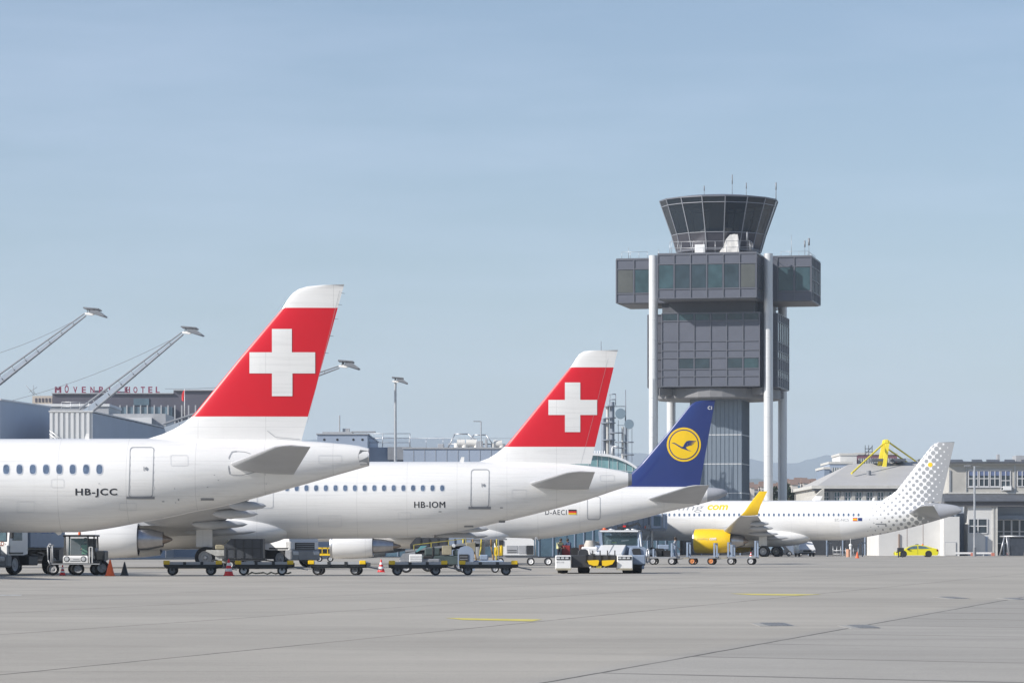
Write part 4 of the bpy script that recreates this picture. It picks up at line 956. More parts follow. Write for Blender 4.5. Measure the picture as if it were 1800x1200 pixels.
def pole(name, px, y0, y1, Y, r, label, cat='lamp post'):
    t = thing(name, (gx(px, Y), Y, pz(y0, Y)), label, cat); h = pz(y1, Y) - pz(y0, Y)
    mb = MB(); mb.tube((0, 0, 0), (0, 0, h), r, r * .8, 14); p_ = mb.build('pole', galv, t); return t, p_, h
t, p_, h = pole('floodlight_mast', 695, 812, 670, 322, .14, 'slender upright floodlight mast between the two red fins', 'floodlight mast')
h_ = lamp_head(p_, .75); h_.location = (-.2, 0, h)
t, p_, h = pole('street_lamp', 845.5, 784, 740.5, 340, .07, 'thin street lamp with a short arm on the terminal roof', 'street lamp')
mb = MB(); mb.bar((0, 0, h), (-.75, 0, h + .02), .08, .08); mb.build('lamp_arm', grey, p_)

# hotel ------------------------------------------------------
HYd = 700; hz = lambda y: pz(y, HYd); hx = lambda x: gx(x, HYd) - gx(92, HYd)
ho = thing('hotel_building', (gx(92, HYd), HYd, 0), 'long dark-fronted hotel with spaced letters standing on its roof', 'hotel')
hdark = M('hotel_cladding', (.10, .095, .12), .5, var=.15, scale=.2)
hglass = M('hotel_glass', (.13, .19, .24), .15, var=.3, scale=.2)
mb = MB(); mb.box(0, hx(305), 0, 30, 0, hz(692)).box(hx(305), hx(420), 0, 30, 0, hz(686.5)); hw_ = mb.build('wall', hdark, ho)
mb = MB(); mb.box(-.1, hx(305) - .01, -.5, 30, hz(692), hz(690.5)).box(hx(305), hx(420), -.5, 30, hz(686.5), hz(684.8)); mb.build('cornice', midgrey, hw_)
mb = MB(); mb.box(hx(160), hx(305), -3, 0, 0, hz(716)).box(hx(235), hx(262), -.2, 0, hz(712), hz(700)); mb.mat(1)
for i in range(16): x = hx(165 + i * 12); mb.box(x, x + .25, -3.3, -3, 5, hz(713))
mb.build('glass_front', [hglass, midgrey], hw_)
mb = MB(); mb.box(hx(52), -.01, 4, 24, 0, hz(694)); mb.mat(1)
for i in range(6): mb.box(hx(57 + i * 6), hx(60 + i * 6), 3.9, 4, hz(705), hz(698))
mb.build('side_wing', [M('beige_wall', (.50, .44, .38), .7, var=.1), hdark], hw_)
mb = MB()
for x0, x1, y1 in ((160, 183, 683.5), (196, 218, 685.5), (305, 345, 684.0)): mb.box(hx(x0), hx(x1), 6, 14, hz(690), hz(y1))
mb.build('roof_unit', hdark, hw_)
sign = M('sign_red', (.22, .035, .075), .5, var=.05)
for txt, x0, pitch in (('MÖVENPICK', 101, 15.1), ('HOTEL', 224, 13.1)):
    for i, ch in enumerate(txt):
        if ch == ' ': continue
        cx_ = x0 + i * pitch; wch = 2.0 if ch == 'I' else (9.5 if ch == 'M' else 7.2); yb, yt = 690.0, 679.0
        vs, fs = text_mesh(ch, bold=.025); top = hz(yt) + (.62 if ch == 'Ö' else 0)
        mb = MB()
        for dy in (-.1, .12): mb.raw([(hx(cx_ - wch / 2) + u * wch / F * HYd, 1 + dy, hz(yb) + v * (top - hz(yb))) for u, v in vs], fs, False)
        if ch == 'M':
            for k2 in (-.12, .12): mb.raw([(hx(cx_ - wch / 2) + k2 + u * wch / F * HYd, .88 - .02 * abs(k2), hz(yb) + v * (top - hz(yb))) for u, v in vs], fs, False)
        mb.bar((hx(cx_), 1.2, hz(692)), (hx(cx_), 1.2, hz(688)), .1, .1); mb.build('sign_letter', sign, hw_)
t = thing('flagpole', (gx(324.5, 640), 640, pz(735, 640)), 'white flagpole with a drooping red flag in front of the hotel', 'flagpole')
mb = MB(); mb.tube((0, 0, 0), (0, 0, 5.6), .09, .06, 8); p_ = mb.build('pole', white, t)
mb = MB(); mb.hull([(x, y, z) for x, y, z in ((0, -.05, 5.3), (-.5, -.1, 4.6), (-.55, .1, 3.4), (0, .05, 3.1), (-.2, .15, 5.2), (-.3, -.15, 3.2))]); mb.build('flag', redp, p_)
t = thing('rooftop_antenna', (gx(60, 690), 690, pz(694, 690)), 'tangle of small aerials on the beige end of the hotel', 'antenna')
mb = MB(); mb.tube((0, 0, 0), (-1.6, 0, 1.9), .06, n=6).tube((0, 0, 0), (-.2, 0, 2), .05, n=6).tube((-1, 0, .6), (.6, 0, 1.6), .05, n=6).tube((.6, 0, 0), (-.8, 0, 1.1), .04, n=6); mb.build('aerial', grey, t)

# domed pavilion and radio mast --------------------------------
DYd = 420; q = lambda x, y: (gx(x, DYd) - gx(1040, DYd), pz(y, DYd))
dm = thing('domed_lounge', (gx(1040, DYd), DYd, 0), 'rounded pavilion with white roof rim and green glass beside the blue fin', 'building')
arc = [(q(x, y)) for x, y in ((960, 812), (985, 803.5), (1010, 798), (1035, 795.5), (1050, 796), (1070, 798), (1085, 802), (1100, 808), (1112, 815), (1124, 824), (1132, 834))]
mb = MB(); under = [(x, z - .32) for x, z in arc]
for (x0, z0_), (x1, z1_), (u0, w0), (u1, w1) in zip(arc[:-1], arc[1:], under[:-1], under[1:]): mb.hull([(x0, -.4, z0_), (x1, -.4, z1_), (u0, -.4, w0), (u1, -.4, w1), (x0, 9, z0_), (x1, 9, z1_), (u0, 9, w0), (u1, 9, w1)])
rf = mb.build('roof', white, dm)
ggl = M('green_glass', (.20, .36, .38), .1, var=.3, scale=.5)
for i, (a_, b_) in enumerate(zip(under[:-1], under[1:])):
    mb = MB(); lo = q(0, 838)[1]; mb.raw([(a_[0] + .03, 0, lo), (b_[0] - .03, 0, lo), (b_[0] - .03, 0, b_[1]), (a_[0] + .03, 0, a_[1])], [(0, 1, 2, 3)]); mb.build('window', ggl, rf)
mb = MB()
for a_ in under: mb.bar((a_[0], -.02, 4), (a_[0], -.02, a_[1]), .08, .08, (1, 0, 0))
mb.bar((under[0][0], -.04, q(0, 815)[1]), (under[-1][0], -.04, q(0, 830)[1]), .05, .07); mb.box(under[0][0], under[-1][0], .3, 8, 0, q(0, 838)[1]); mb.build('mullion_frame', M('pale_mullion', (.5, .55, .55), .5), rf)
for i in range(6):
    mb = MB(); x, z = q(1043 + i * 4.2, 797); mb.tube((x, 3, z - .2), (x, 3, z + .45), .1, .06, 8); mb.build('roof_vent', white, rf)
RYd = 450; k_ = RYd / F; rx = lambda x: gx(x, RYd) - gx(1080, RYd); rz_ = lambda y: pz(y, RYd)
rm = thing('radio_mast', (gx(1080, RYd), RYd, 0), 'cluster of antenna columns with round platforms and two dishes', 'radio mast')
mastg = M('mast_grey', (.25, .28, .33), .5, .3, var=.15)
base = None
for x, r, y1 in ((1061, .32, 735), (1068, .24, 712), (1076, .34, 706), (1094.5, .17, 750), (1100, .2, 750)):
    mb = MB(); mb.tube((rx(x), 0, 5), (rx(x), 0, rz_(y1)), r, r * .9, 14); mb.build('column', mastg if x in (1061, 1076, 1100) else M('mast_light', (.55, .54, .52), .5, var=.1), rm)
mb = MB(); mb.tube((rx(1099.5), 0, rz_(755)), (rx(1099.5), 0, rz_(685)), .1, .05, 8).tube((rx(1057), 1, rz_(735)), (rx(1057), 1, rz_(599)), .07, .04, 8); mb.build('whip_mast', mastg, rm)
for x, y, r in ((1070, 714, .85), (1073, 734, .75), (1069, 743, 1.0), (1082, 760.5, .95), (1070, 773, .9), (1092, 777, .8), (1106, 777, .6), (1086, 787, .8), (1104, 799, .8)):
    mb = MB(); mb.lathe([(rz_(y) - .06, .02), (rz_(y) - .06, r), (rz_(y) + .06, r), (rz_(y) + .06, .02)], 'z', (rx(x), 0, 0), 20, False); mb.build('platform', mastg, rm)
mb = MB()
for x in (1072, 1082): mb.tube((rx(x), 0, rz_(712)), (rx(x), 0, rz_(692)), .06, n=6)
for y in (692.5, 702): mb.tube((rx(1072), 0, rz_(y)), (rx(1082), 0, rz_(y)), .07, n=6)
mb.tube((rx(1066), 0, rz_(714)), (rx(1100), 0, rz_(714)), .05, n=6)
for x in (1087, 1104, 1111): mb.tube((rx(x), .3, rz_(812)), (rx(x), .3, rz_(738)), .035, n=5)
for y in (747, 776, 799): mb.tube((rx(1085), .3, rz_(y)), (rx(1112), .3, rz_(y)), .03, n=5)
mb.build('lattice', mastg, rm)
for x, y, r in ((1090.5, 727, .68), (1105.5, 745.5, .62)):
    mb = MB(); mb.lathe([(-.55, .02), (-.55, r), (-.5, r * 1.02), (-.1, r * 1.02), (.15, .15), (.3, .1)], 'y', (rx(x), -.2, rz_(y)), 28); mb.build('dish', M('dish_grey', (.20, .27, .33), .5, var=.05), rm)
mb = MB(); mb.path([(rx(1076), -.3, rz_(798)), (rx(1076), -.3, rz_(786)), (rx(1079), -.3, rz_(784)), (rx(1088), -.3, rz_(785))], .09); mb.build('bracket', white, rm)
# ------------------------------------------------------------------ buildings on the right
BY = 388.0
X_ = lambda px, Y=BY: gx(px, Y); Z_ = lambda py, Y=BY: pz(py, Y)
wallw = M('white_render', (.64, .635, .62), .7, var=.08, scale=.5); wallc = M('grey_concrete_panel', (.47, .455, .42), .75, var=.12, scale=.6)
slate = M('dark_roofing', (.10, .11, .13), .6, var=.25, scale=1.0); winfr = M('window_frame', (.62, .62, .63), .5, var=.05); wing = M('window_dark', (.05, .07, .09), .1, var=.5, scale=.8)
bluew = M('roller_blind', (.13, .17, .30), .6, var=.05); cornice = M('cornice', (.55, .54, .51), .7, var=.1)
def window(parent, x0, x1, z0, z1, y, cols=1, rows=1, blind=0, fr=.09, glass=None):
    mb = MB(); mb.box(x0, x1, y - .03, y + .01, z0, z1); w_ = mb.build('window', glass or wing, parent)
    mb = MB()
    for i in range(cols + 1): x = x0 + (x1 - x0) * i / cols; mb.box(x - fr / 2, x + fr / 2, y - .09, y - .031, z0, z1)
    for j in range(rows + 1): z = z0 + (z1 - z0) * j / rows; mb.box(x0 + fr / 2, x1 - fr / 2, y - .085, y - .033, z - fr / 2, z + fr / 2)
    mb.build('frame', winfr, w_)
    if blind: mb = MB(); mb.box(x0 + fr / 2, x1 - fr / 2, y - .05, y - .032, z1 - blind, z1 - fr / 2); mb.build('blind', bluew, w_)
    return w_
ob_ = thing('office_building', (0, BY, 0), 'two-storey grey concrete office with white framed windows at the right edge', 'building')
x0, x1 = X_(1668), X_(1960)
mb = MB(); mb.box(x0, x1, 0, 18, Z_(866), Z_(817)); mb.mat(1).box(x0 - .3, x1, -.35, 18, Z_(817), Z_(814)).box(x0 - .1, x1, -.12, 0, Z_(867.5), Z_(864.5)); mb.mat(2).box(x0 - .5, x1, -.7, 18.4, Z_(814), Z_(811)); mb.mat(0)
up = mb.build('upper_storey', [wallc, cornice, slate], ob_)
mb = MB(); mb.box(X_(1668.5), X_(1671), -.1, 0, Z_(865), Z_(826)).box(X_(1783), X_(1785), -.08, 0, Z_(864), Z_(817)).box(X_(1698), X_(1699), -.1, -.02, Z_(864), Z_(817)); mb.build('downpipe', galv, up)
for i in range(4): a = X_(1702.5 + 19 * i); window(up, a, X_(1702.5 + 19 * i + 16.4), Z_(854.5) if i < 3 else Z_(861.5), Z_(827), 0, 2, 2, .55)
mb = MB(); mb.box(X_(1701), X_(1779), -.12, -.001, Z_(856.5), Z_(855)).box(X_(1701), X_(1779), -.12, -.001, Z_(826), Z_(824.5)); mb.build('window_surround', winfr, up)
for i in range(3): window(up, X_(1788.5 + 19 * i), X_(1788.5 + 19 * i + 16.4), Z_(854.5), Z_(827), 0, 2, 2, .55)
mb = MB(); mb.box(X_(1763), X_(1777), -.4, -.02, Z_(861), Z_(854)); mb.build('air_conditioner', white, up)
mb = MB()   # sloping canopy
mb.hull([(x, y, z) for x in (X_(1655), x1) for y, z in ((0, Z_(868)), (-2.6, Z_(880)), (-2.6, Z_(881.5)), (0, Z_(881.5)))]); cn = mb.build('canopy', slate, ob_)
mb = MB(); mb.box(X_(1655), x1, -2.3, .6, Z_(890), Z_(881.6)); mb.build('canopy_shadow_band', M('soffit_shadow', (.12, .12, .13), .8), cn)  # dark box paints in the shadow band below the canopy
for x, wd in ((1672, 24), (1712, 18), (1738, 22), (1770, 18), (1800, 20)):
    mb = MB(); mb.hull([(X_(x), 1, Z_(811)), (X_(x + wd), 1, Z_(811)), (X_(x + 2), 3, Z_(806)), (X_(x + wd + 2), 3, Z_(806)), (X_(x + 2), 3, Z_(811)), (X_(x + wd + 2), 3, Z_(811))]); mb.build('solar_panel', slate, up)
mb = MB(); mb.box(X_(1760), X_(1764), 3, 4, Z_(811), Z_(797)).box(X_(1793), X_(1812), 3, 6, Z_(811), Z_(799)); mb.build('chimney', midgrey, up)
# ground floor volumes
mb = MB(); mb.box(X_(1543), X_(1651), -1.2, 14, 0, Z_(886)); gw = mb.build('ground_floor_wall', wallw, ob_)
mb = MB()
for x in (1592, 1620): mb.box(X_(x), X_(x) + .04, -1.215, -1.2, 0, Z_(887))
mb.box(X_(1577), X_(1579), -1.35, -1.2, 0, Z_(938)); mb.build('wall_joint', M('rust_joint', (.26, .18, .14), .7), gw)
mb = MB(); mb.box(X_(1651), X_(1678.5), -4.0, 14, 0, Z_(908)); p1 = mb.build('projecting_block', wallw, ob_)
mb = MB(); mb.box(X_(1653), X_(1673), -4.05, -4.0, 0, Z_(952)); dd = mb.build('door', midgrey, p1)
mb = MB(); mb.box(X_(1654), X_(1672), -4.09, -4.05, .05, Z_(953)); mb.build('door_leaf', wallw, dd)
mb = MB(); mb.box(X_(1678.6), X_(1697), 1.5, 14, 0, Z_(889)); mb.build('ground_floor_wall', shade, ob_)  # recessed wall coloured shade-blue in place of the white render
mb = MB(); mb.box(X_(1697), X_(1748), -2.0, 14, 0, Z_(889.5)); mb.mat(1).box(X_(1740), X_(1742.5), -2.12, -2.0, 0, Z_(889)).box(X_(1746), X_(1749), -2.15, -2, 0, Z_(889)); p2 = mb.build('projecting_block', [wallw, cornice], ob_)
window(p2, X_(1698.5), X_(1731), Z_(937), Z_(911.5), -2.0, 2, 2, 0, .12)
mb = MB(); mb.box(X_(1728), X_(1731.5), -2.06, -2, 0, Z_(942)); mb.build('downpipe', shade, p2)
mb = MB(); mb.box(X_(1749.2), x1, 1.0, 14, 0, Z_(889)); sh = mb.build('ground_floor_wall', shade, ob_)  # set-back wall, its shade put into the blue-grey colour
for i in range(9): window(sh, X_(1753 + 14 * i), X_(1765.5 + 14 * i), Z_(975), Z_(913), 1.0, 1, 3, 0, .09)
mb = MB(); mb.box(X_(1749.3), x1, .6, .98, Z_(912), Z_(905)); mb.build('fascia', bluegrey, sh)
# shelter frame right edge
t = thing('glazed_shelter', (gx(1760, 372), 372, 0), 'dark glazed bicycle-style shelter with sloping white posts at the right edge', 'shelter')
s_ = lambda px: gx(px, 372) - gx(1760, 372); mb = MB(); z1_ = pz(942, 372)
for xa, xb in ((1757, 1766), (1774, 1769), (1800, 1806)): mb.tube((s_(xa), 0, 0), (s_(xb), 0, z1_), .07, n=8)
mb.tube((s_(1764), 0, z1_), (s_(1830), 0, z1_), .08, n=8).tube((s_(1764), 2.5, z1_), (s_(1830), 2.5, z1_), .08, n=8).tube((s_(1764), 0, z1_), (s_(1764), 2.5, z1_), .08, n=8); mb.build('frame', galv, t)
mb = MB(); mb.box(s_(1775), s_(1830), .1, 2.4, .1, z1_ - .1); mb.build('glazing', M('shelter_glass', (.05, .06, .08), .12, var=.4), t)
t = thing('crash_barrier', (gx(1680, 380), 380, 0), 'white horizontal rail barrier in front of the projecting white block', 'barrier')
s_ = lambda px: gx(px, 380) - gx(1680, 380); mb = MB(); mb.box(0, s_(1744), -.05, .05, .22, .42)
for x in (1684, 1708, 1728, 1742): mb.box(s_(x), s_(x) + .08, 0, .06, 0, .42)
mb.build('rail', white, t); mb = MB()
for x in (1706, 1742): mb.hull([(s_(x) + dx, -.3 + dy, z) for dx in (0, .35) for dy in (0, .2) for z in (0, .35)])
mb.build('block', M('barrier_red', (.55, .2, .15), .6), t)
t, p_, h = pole('street_lamp', 1713, 978, 819, 368, .13, 'tall thin lamp pole in front of the grey concrete office', 'street lamp')
mb = MB(); mb.tube((0, 0, 0), (0, 0, 1.0), .18, .17, 12); mb.bar((-.7, 0, h), (.7, 0, h), .08, .06); mb.hull([(x, y, z) for x in (-1.1, -.4) for y in (-.15, .15) for z in (h - .02, h + .12)]); mb.build('lamp_arm', grey, p_)
# hangar
HY2 = 425.0; hx = lambda px: gx(px, HY2); hz = lambda py: pz(py, HY2)
hg = thing('hangar', (0, HY2, 0), 'long hangar with grey hipped roof and a row of windows behind the farthest airliner', 'hangar')
mb = MB(); mb.box(hx(1432), hx(1672), 0, 30, 0, hz(858.5)); hw2 = mb.build('wall', wallc, hg)
mb = MB(); mb.box(hx(1426), hx(1676), -.9, 30.5, hz(858.5), hz(853)); mb.mat(1).box(hx(1428), hx(1674), -.5, 0, hz(862.5), hz(858.6)); mb.build('eaves', [cornice, slate], hw2)
sroof = M('sheet_roof', (.47, .46, .45), .55, 0, var=.08, scale=.3)
mb = MB(); mb.hull([(hx(1436), -.8, hz(853)), (hx(1680), -.8, hz(853)), (hx(1436), 30, hz(853)), (hx(1680), 30, hz(853)), (hx(1512), 14, hz(811)), (hx(1680), 16, hz(803))]); rr = mb.build('roof', sroof, hg)
mb = MB(); mb.tube((hx(1536), 6, 9.5), (hx(1536), 6, 10.6), .3, n=10); mb.build('roof_vent', grey, rr)
for i in range(13):
    a = 1447 + 19.2 * i
    mb = MB(); mb.box(hx(a - 8), hx(a - 1.5), -.25, 0, hz(950), hz(863)); mb.build('pilaster', M('pilaster', (.50, .49, .46), .7, var=.1), hw2) 
    window(hw2, hx(a), hx(a + 10), hz(882), hz(864), 0, 2, 2, 0, .12, M('hangar_glass', (.10, .18, .20), .12, var=.5, scale=.8))
mb = MB(); mb.hull([(hx(x), y, hz(z)) for y in (-3, 12) for x, z in ((1425, 885), (1429, 873), (1440, 862), (1445, 858.7), (1445, 885))]); mb.build('curved_annex', wallc, hg)
for x0, x1 in ((1550, 1577), (1588, 1612), (1640, 1660)):
    mb = MB(); mb.box(hx(x0), hx(x1), 12, 16, hz(806), hz(801.5)); mb.build('roof_panel', slate, rr)
# low dark pier under and behind the farthest airliner
pr = thing('pier_building', (0, 400, 0), 'low dark-windowed pier seen beneath the farthest airliner', 'building')
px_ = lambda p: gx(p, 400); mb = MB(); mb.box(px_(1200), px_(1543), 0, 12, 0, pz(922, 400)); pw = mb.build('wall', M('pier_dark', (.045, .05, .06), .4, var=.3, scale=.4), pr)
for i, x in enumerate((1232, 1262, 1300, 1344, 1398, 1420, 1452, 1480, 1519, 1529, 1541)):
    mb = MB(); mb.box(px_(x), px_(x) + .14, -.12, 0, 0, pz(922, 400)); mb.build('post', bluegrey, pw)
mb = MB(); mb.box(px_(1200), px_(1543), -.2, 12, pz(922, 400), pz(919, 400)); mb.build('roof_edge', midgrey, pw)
# blue glass pier behind the second and third airliners
p3_ = thing('glass_pier', (0, 398, 0), 'blue glazed ground-level facade behind the middle airliners', 'building')
px_ = lambda p: gx(p, 398); bglass = M('pier_glass', (.10, .17, .23), .18, .1, var=.4, scale=.3)
mb = MB(); mb.box(px_(300), px_(1195), 0, 12, 0, 3.6); pw = mb.build('wall', bglass, p3_)
mb = MB(); mb.box(px_(300), px_(1195), -.3, 12, 3.6, 4.0).box(px_(300), px_(1195), -.06, 0, 0, .3); mb.build('fascia', bluegrey, pw)
for i in range(56):
    mb = MB(); x = px_(305 + i * 16); mb.box(x, x + .12, -.1, 0, .3, 3.6); mb.build('mullion', bluegrey, pw)
# yellow suspension frame behind the hangar
YY = 438.0; yx = lambda p: gx(p, YY) - gx(1550, YY); yz = lambda p: pz(p, YY)
ys = thing('yellow_roof_mast', (gx(1550, YY), YY, 0), 'bright yellow A-frame roof mast with sloping stays beyond the hangar', 'roof mast')
yel2 = M('yellow_steel', (.90, .74, .06), .45, var=.08)
mb = MB(); mb.bar((yx(1543), 0, yz(830)), (yx(1555), 0, yz(774)), .46, .5, (1, 0, 0)); mb.build('leg', yel2, ys)
mb = MB(); mb.bar((yx(1552), -.8, yz(830)), (yx(1559), -.8, yz(774)), .5, .5, (1, 0, 0)); mb.build('leg', yel2, ys)
mb = MB(); mb.box(yx(1553), yx(1560), -1.1, .4, yz(779), yz(772.5), .05); mb.build('mast_head', yel2, ys)
for i, (a_, b_, r) in enumerate((((1553, 779), (1486, 834), .12), ((1560, 776), (1636, 820), .11), ((1557, 787), (1605, 815), .11))):
    mb = MB(); mb.tube((yx(a_[0]), -.5, yz(a_[1])), (yx(b_[0]), (-8, 6, 3)[i], yz(b_[1])), r, n=10); mb.build('stay', yel2, ys)
# far buildings
def fbuild(Y, x0, x1, y1, name, mat_, label, cat='building', dep=20, rows=0, cols=0, gmat=None):
    t = thing(name, (gx((x0 + x1) / 2, Y), Y, 0), label, cat); a, b_ = gx(x0, Y) - gx((x0 + x1) / 2, Y), gx(x1, Y) - gx((x0 + x1) / 2, Y)
    mb = MB(); mb.box(a, b_, 0, dep, 0, pz(y1, Y)); w_ = mb.build('wall', mat_, t)
    mb = MB(); mb.box(a - .2, b_ + .2, -.2, dep + .2, pz(y1, Y), pz(y1, Y) + .5); mb.build('roof_edge', cornice, w_)
    if rows:
        zt = pz(y1, Y) - .8
        for j in range(rows):
            mb = MB(); mb.box(a + .5, b_ - .5, -.05, -.001, zt - (j + 1) * 3.2 + 1.0, zt - j * 3.2); mb.mat(1)
            for i in range(cols): x = a + .5 + (b_ - a - 1) * i / cols; mb.box(x, x + .25, -.12, -.051, zt - (j + 1) * 3.2 + 1.0, zt - j * 3.2)
            mb.build('window_band', [gmat or hglass, cornice], w_)
    return t, w_
t, w_ = fbuild(760, 1458, 1498, 815, 'office_block', shade, 'distant blue glass office block left of the yellow mast', rows=4, cols=8)
t, w_ = fbuild(752, 1449, 1458, 824, 'office_block', M('far_blue', (.2, .25, .33), .5), 'low blue annex against the distant glass office block')
t, w_ = fbuild(775, 1477, 1506, 800, 'roof_pavilion', wallw, 'pale rooftop block above the distant glass office', rows=0)
t, w_ = fbuild(790, 1505, 1577, 799, 'maroon_block', brick, 'distant maroon block behind the yellow roof mast', rows=1, cols=16)
t = thing('rooftop_scaffold', (gx(1527, 780), 780, pz(799, 780)), 'dark rooftop scaffold frame behind the yellow stay', 'scaffold')
mb = MB()
for x in (-.8, 0, .8): mb.tube((x, 0, 0), (x, 0, 2.2), .07, n=5)
for z in (.7, 1.4): mb.tube((-.9, 0, z), (.9, 0, z), .07, n=5)
mb.tube((-.9, 0, 0), (.9, 0, 2), .07, n=5); mb.build('frame', dark, t)
# little town on the skyline
town = [M('town_white', (.55, .52, .48), .8), M('town_grey', (.36, .35, .36), .8), M('town_tan', (.42, .34, .28), .8)]; rfm = M('town_roof', (.22, .15, .12), .8, var=.2)
random.seed(11)
looks = ['pale', 'grey', 'tan']
for i in range(26):
    x0 = 1300 + i * 6.1 + random.uniform(-2, 2); wd = random.uniform(6, 12); y1 = random.uniform(848, 857) if x0 > 1380 else random.uniform(854, 862); Y = 900 + (i * 37 % 110)
    k = i % 3; t = thing('town_house', (gx(x0, Y), Y, 0), '%s house in the hazy town seen beyond the tower columns' % looks[k], 'house', 0, '%s houses of the hazy town' % looks[k]); W = wd * Y / F; H = pz(y1, Y)
    mb = MB(); mb.box(0, W, 0, 9, 0, H); w_ = mb.build('wall', town[k], t)
    mb = MB(); mb.hull([(x, y, z) for x in (-.2, W + .2) for y, z in ((-.3, H), (9.3, H), (4.5, H + 1.5))]); mb.build('roof', rfm, w_)
    if i % 2 == 0: mb = MB(); mb.box(W * .2, W * .8, -.05, 0, H - 2, H - .8); mb.build('window_band', hglass, w_)
# trees
leafm = M('tree_foliage', (.035, .055, .025), .8, var=.5, scale=1.5); bark = M('bark', (.08, .06, .045), .9)
def tree(x, Y, ztop, r, label, n=1500, seed=1):
    rnd = random.Random(seed); t = thing('tree', (x, Y, 0), label, 'tree'); h = ztop
    mb = MB(); mb.tube((0, 0, 0), (.1, 0, h * .5), .28, .16, 8).tube((.1, 0, h * .5), (0, 0, h * .9), .16, .04, 6)
    for k in range(7): a = k * 2.4; mb.tube((.1, 0, h * (.35 + .06 * k)), (r * .7 * cos(a), r * .7 * sin(a), h * (.5 + .06 * k)), .09, .03, 5)
    mb.build('trunk', bark, t); mb = MB(); cl = [(rnd.uniform(-1, 1) * r * .6, rnd.uniform(-1, 1) * r * .6, h * rnd.uniform(.45, .93), r * rnd.uniform(.3, .5)) for _ in range(14)]
    for _ in range(n):
        cx_, cy_, cz_, cr_ = cl[rnd.randrange(14)]; d_ = Vector((rnd.gauss(0, 1), rnd.gauss(0, 1), rnd.gauss(0, .8))).normalized() * cr_ * rnd.uniform(.5, 1.05)
        p = Vector((cx_, cy_, cz_)) + d_; s_ = rnd.uniform(.15, .3); u = Vector((rnd.gauss(0, 1), rnd.gauss(0, 1), rnd.gauss(0, 1))).normalized(); v = u.orthogonal().normalized()
        mb.raw([p - u * s_, p + v * s_ * .6, p + u * s_, p - v * s_ * .6], [(0, 1, 2, 3)], False)
    mb.build('crown', leafm, t)
tree(gx(1387, 560), 560, pz(846, 560), 1.9, 'dark tree standing right of the rear tower column', 1900, 3)
tree(gx(1362, 570), 570, pz(850, 570), 1.3, 'smaller dark tree seen between the two right-hand tower columns', 1000, 4)
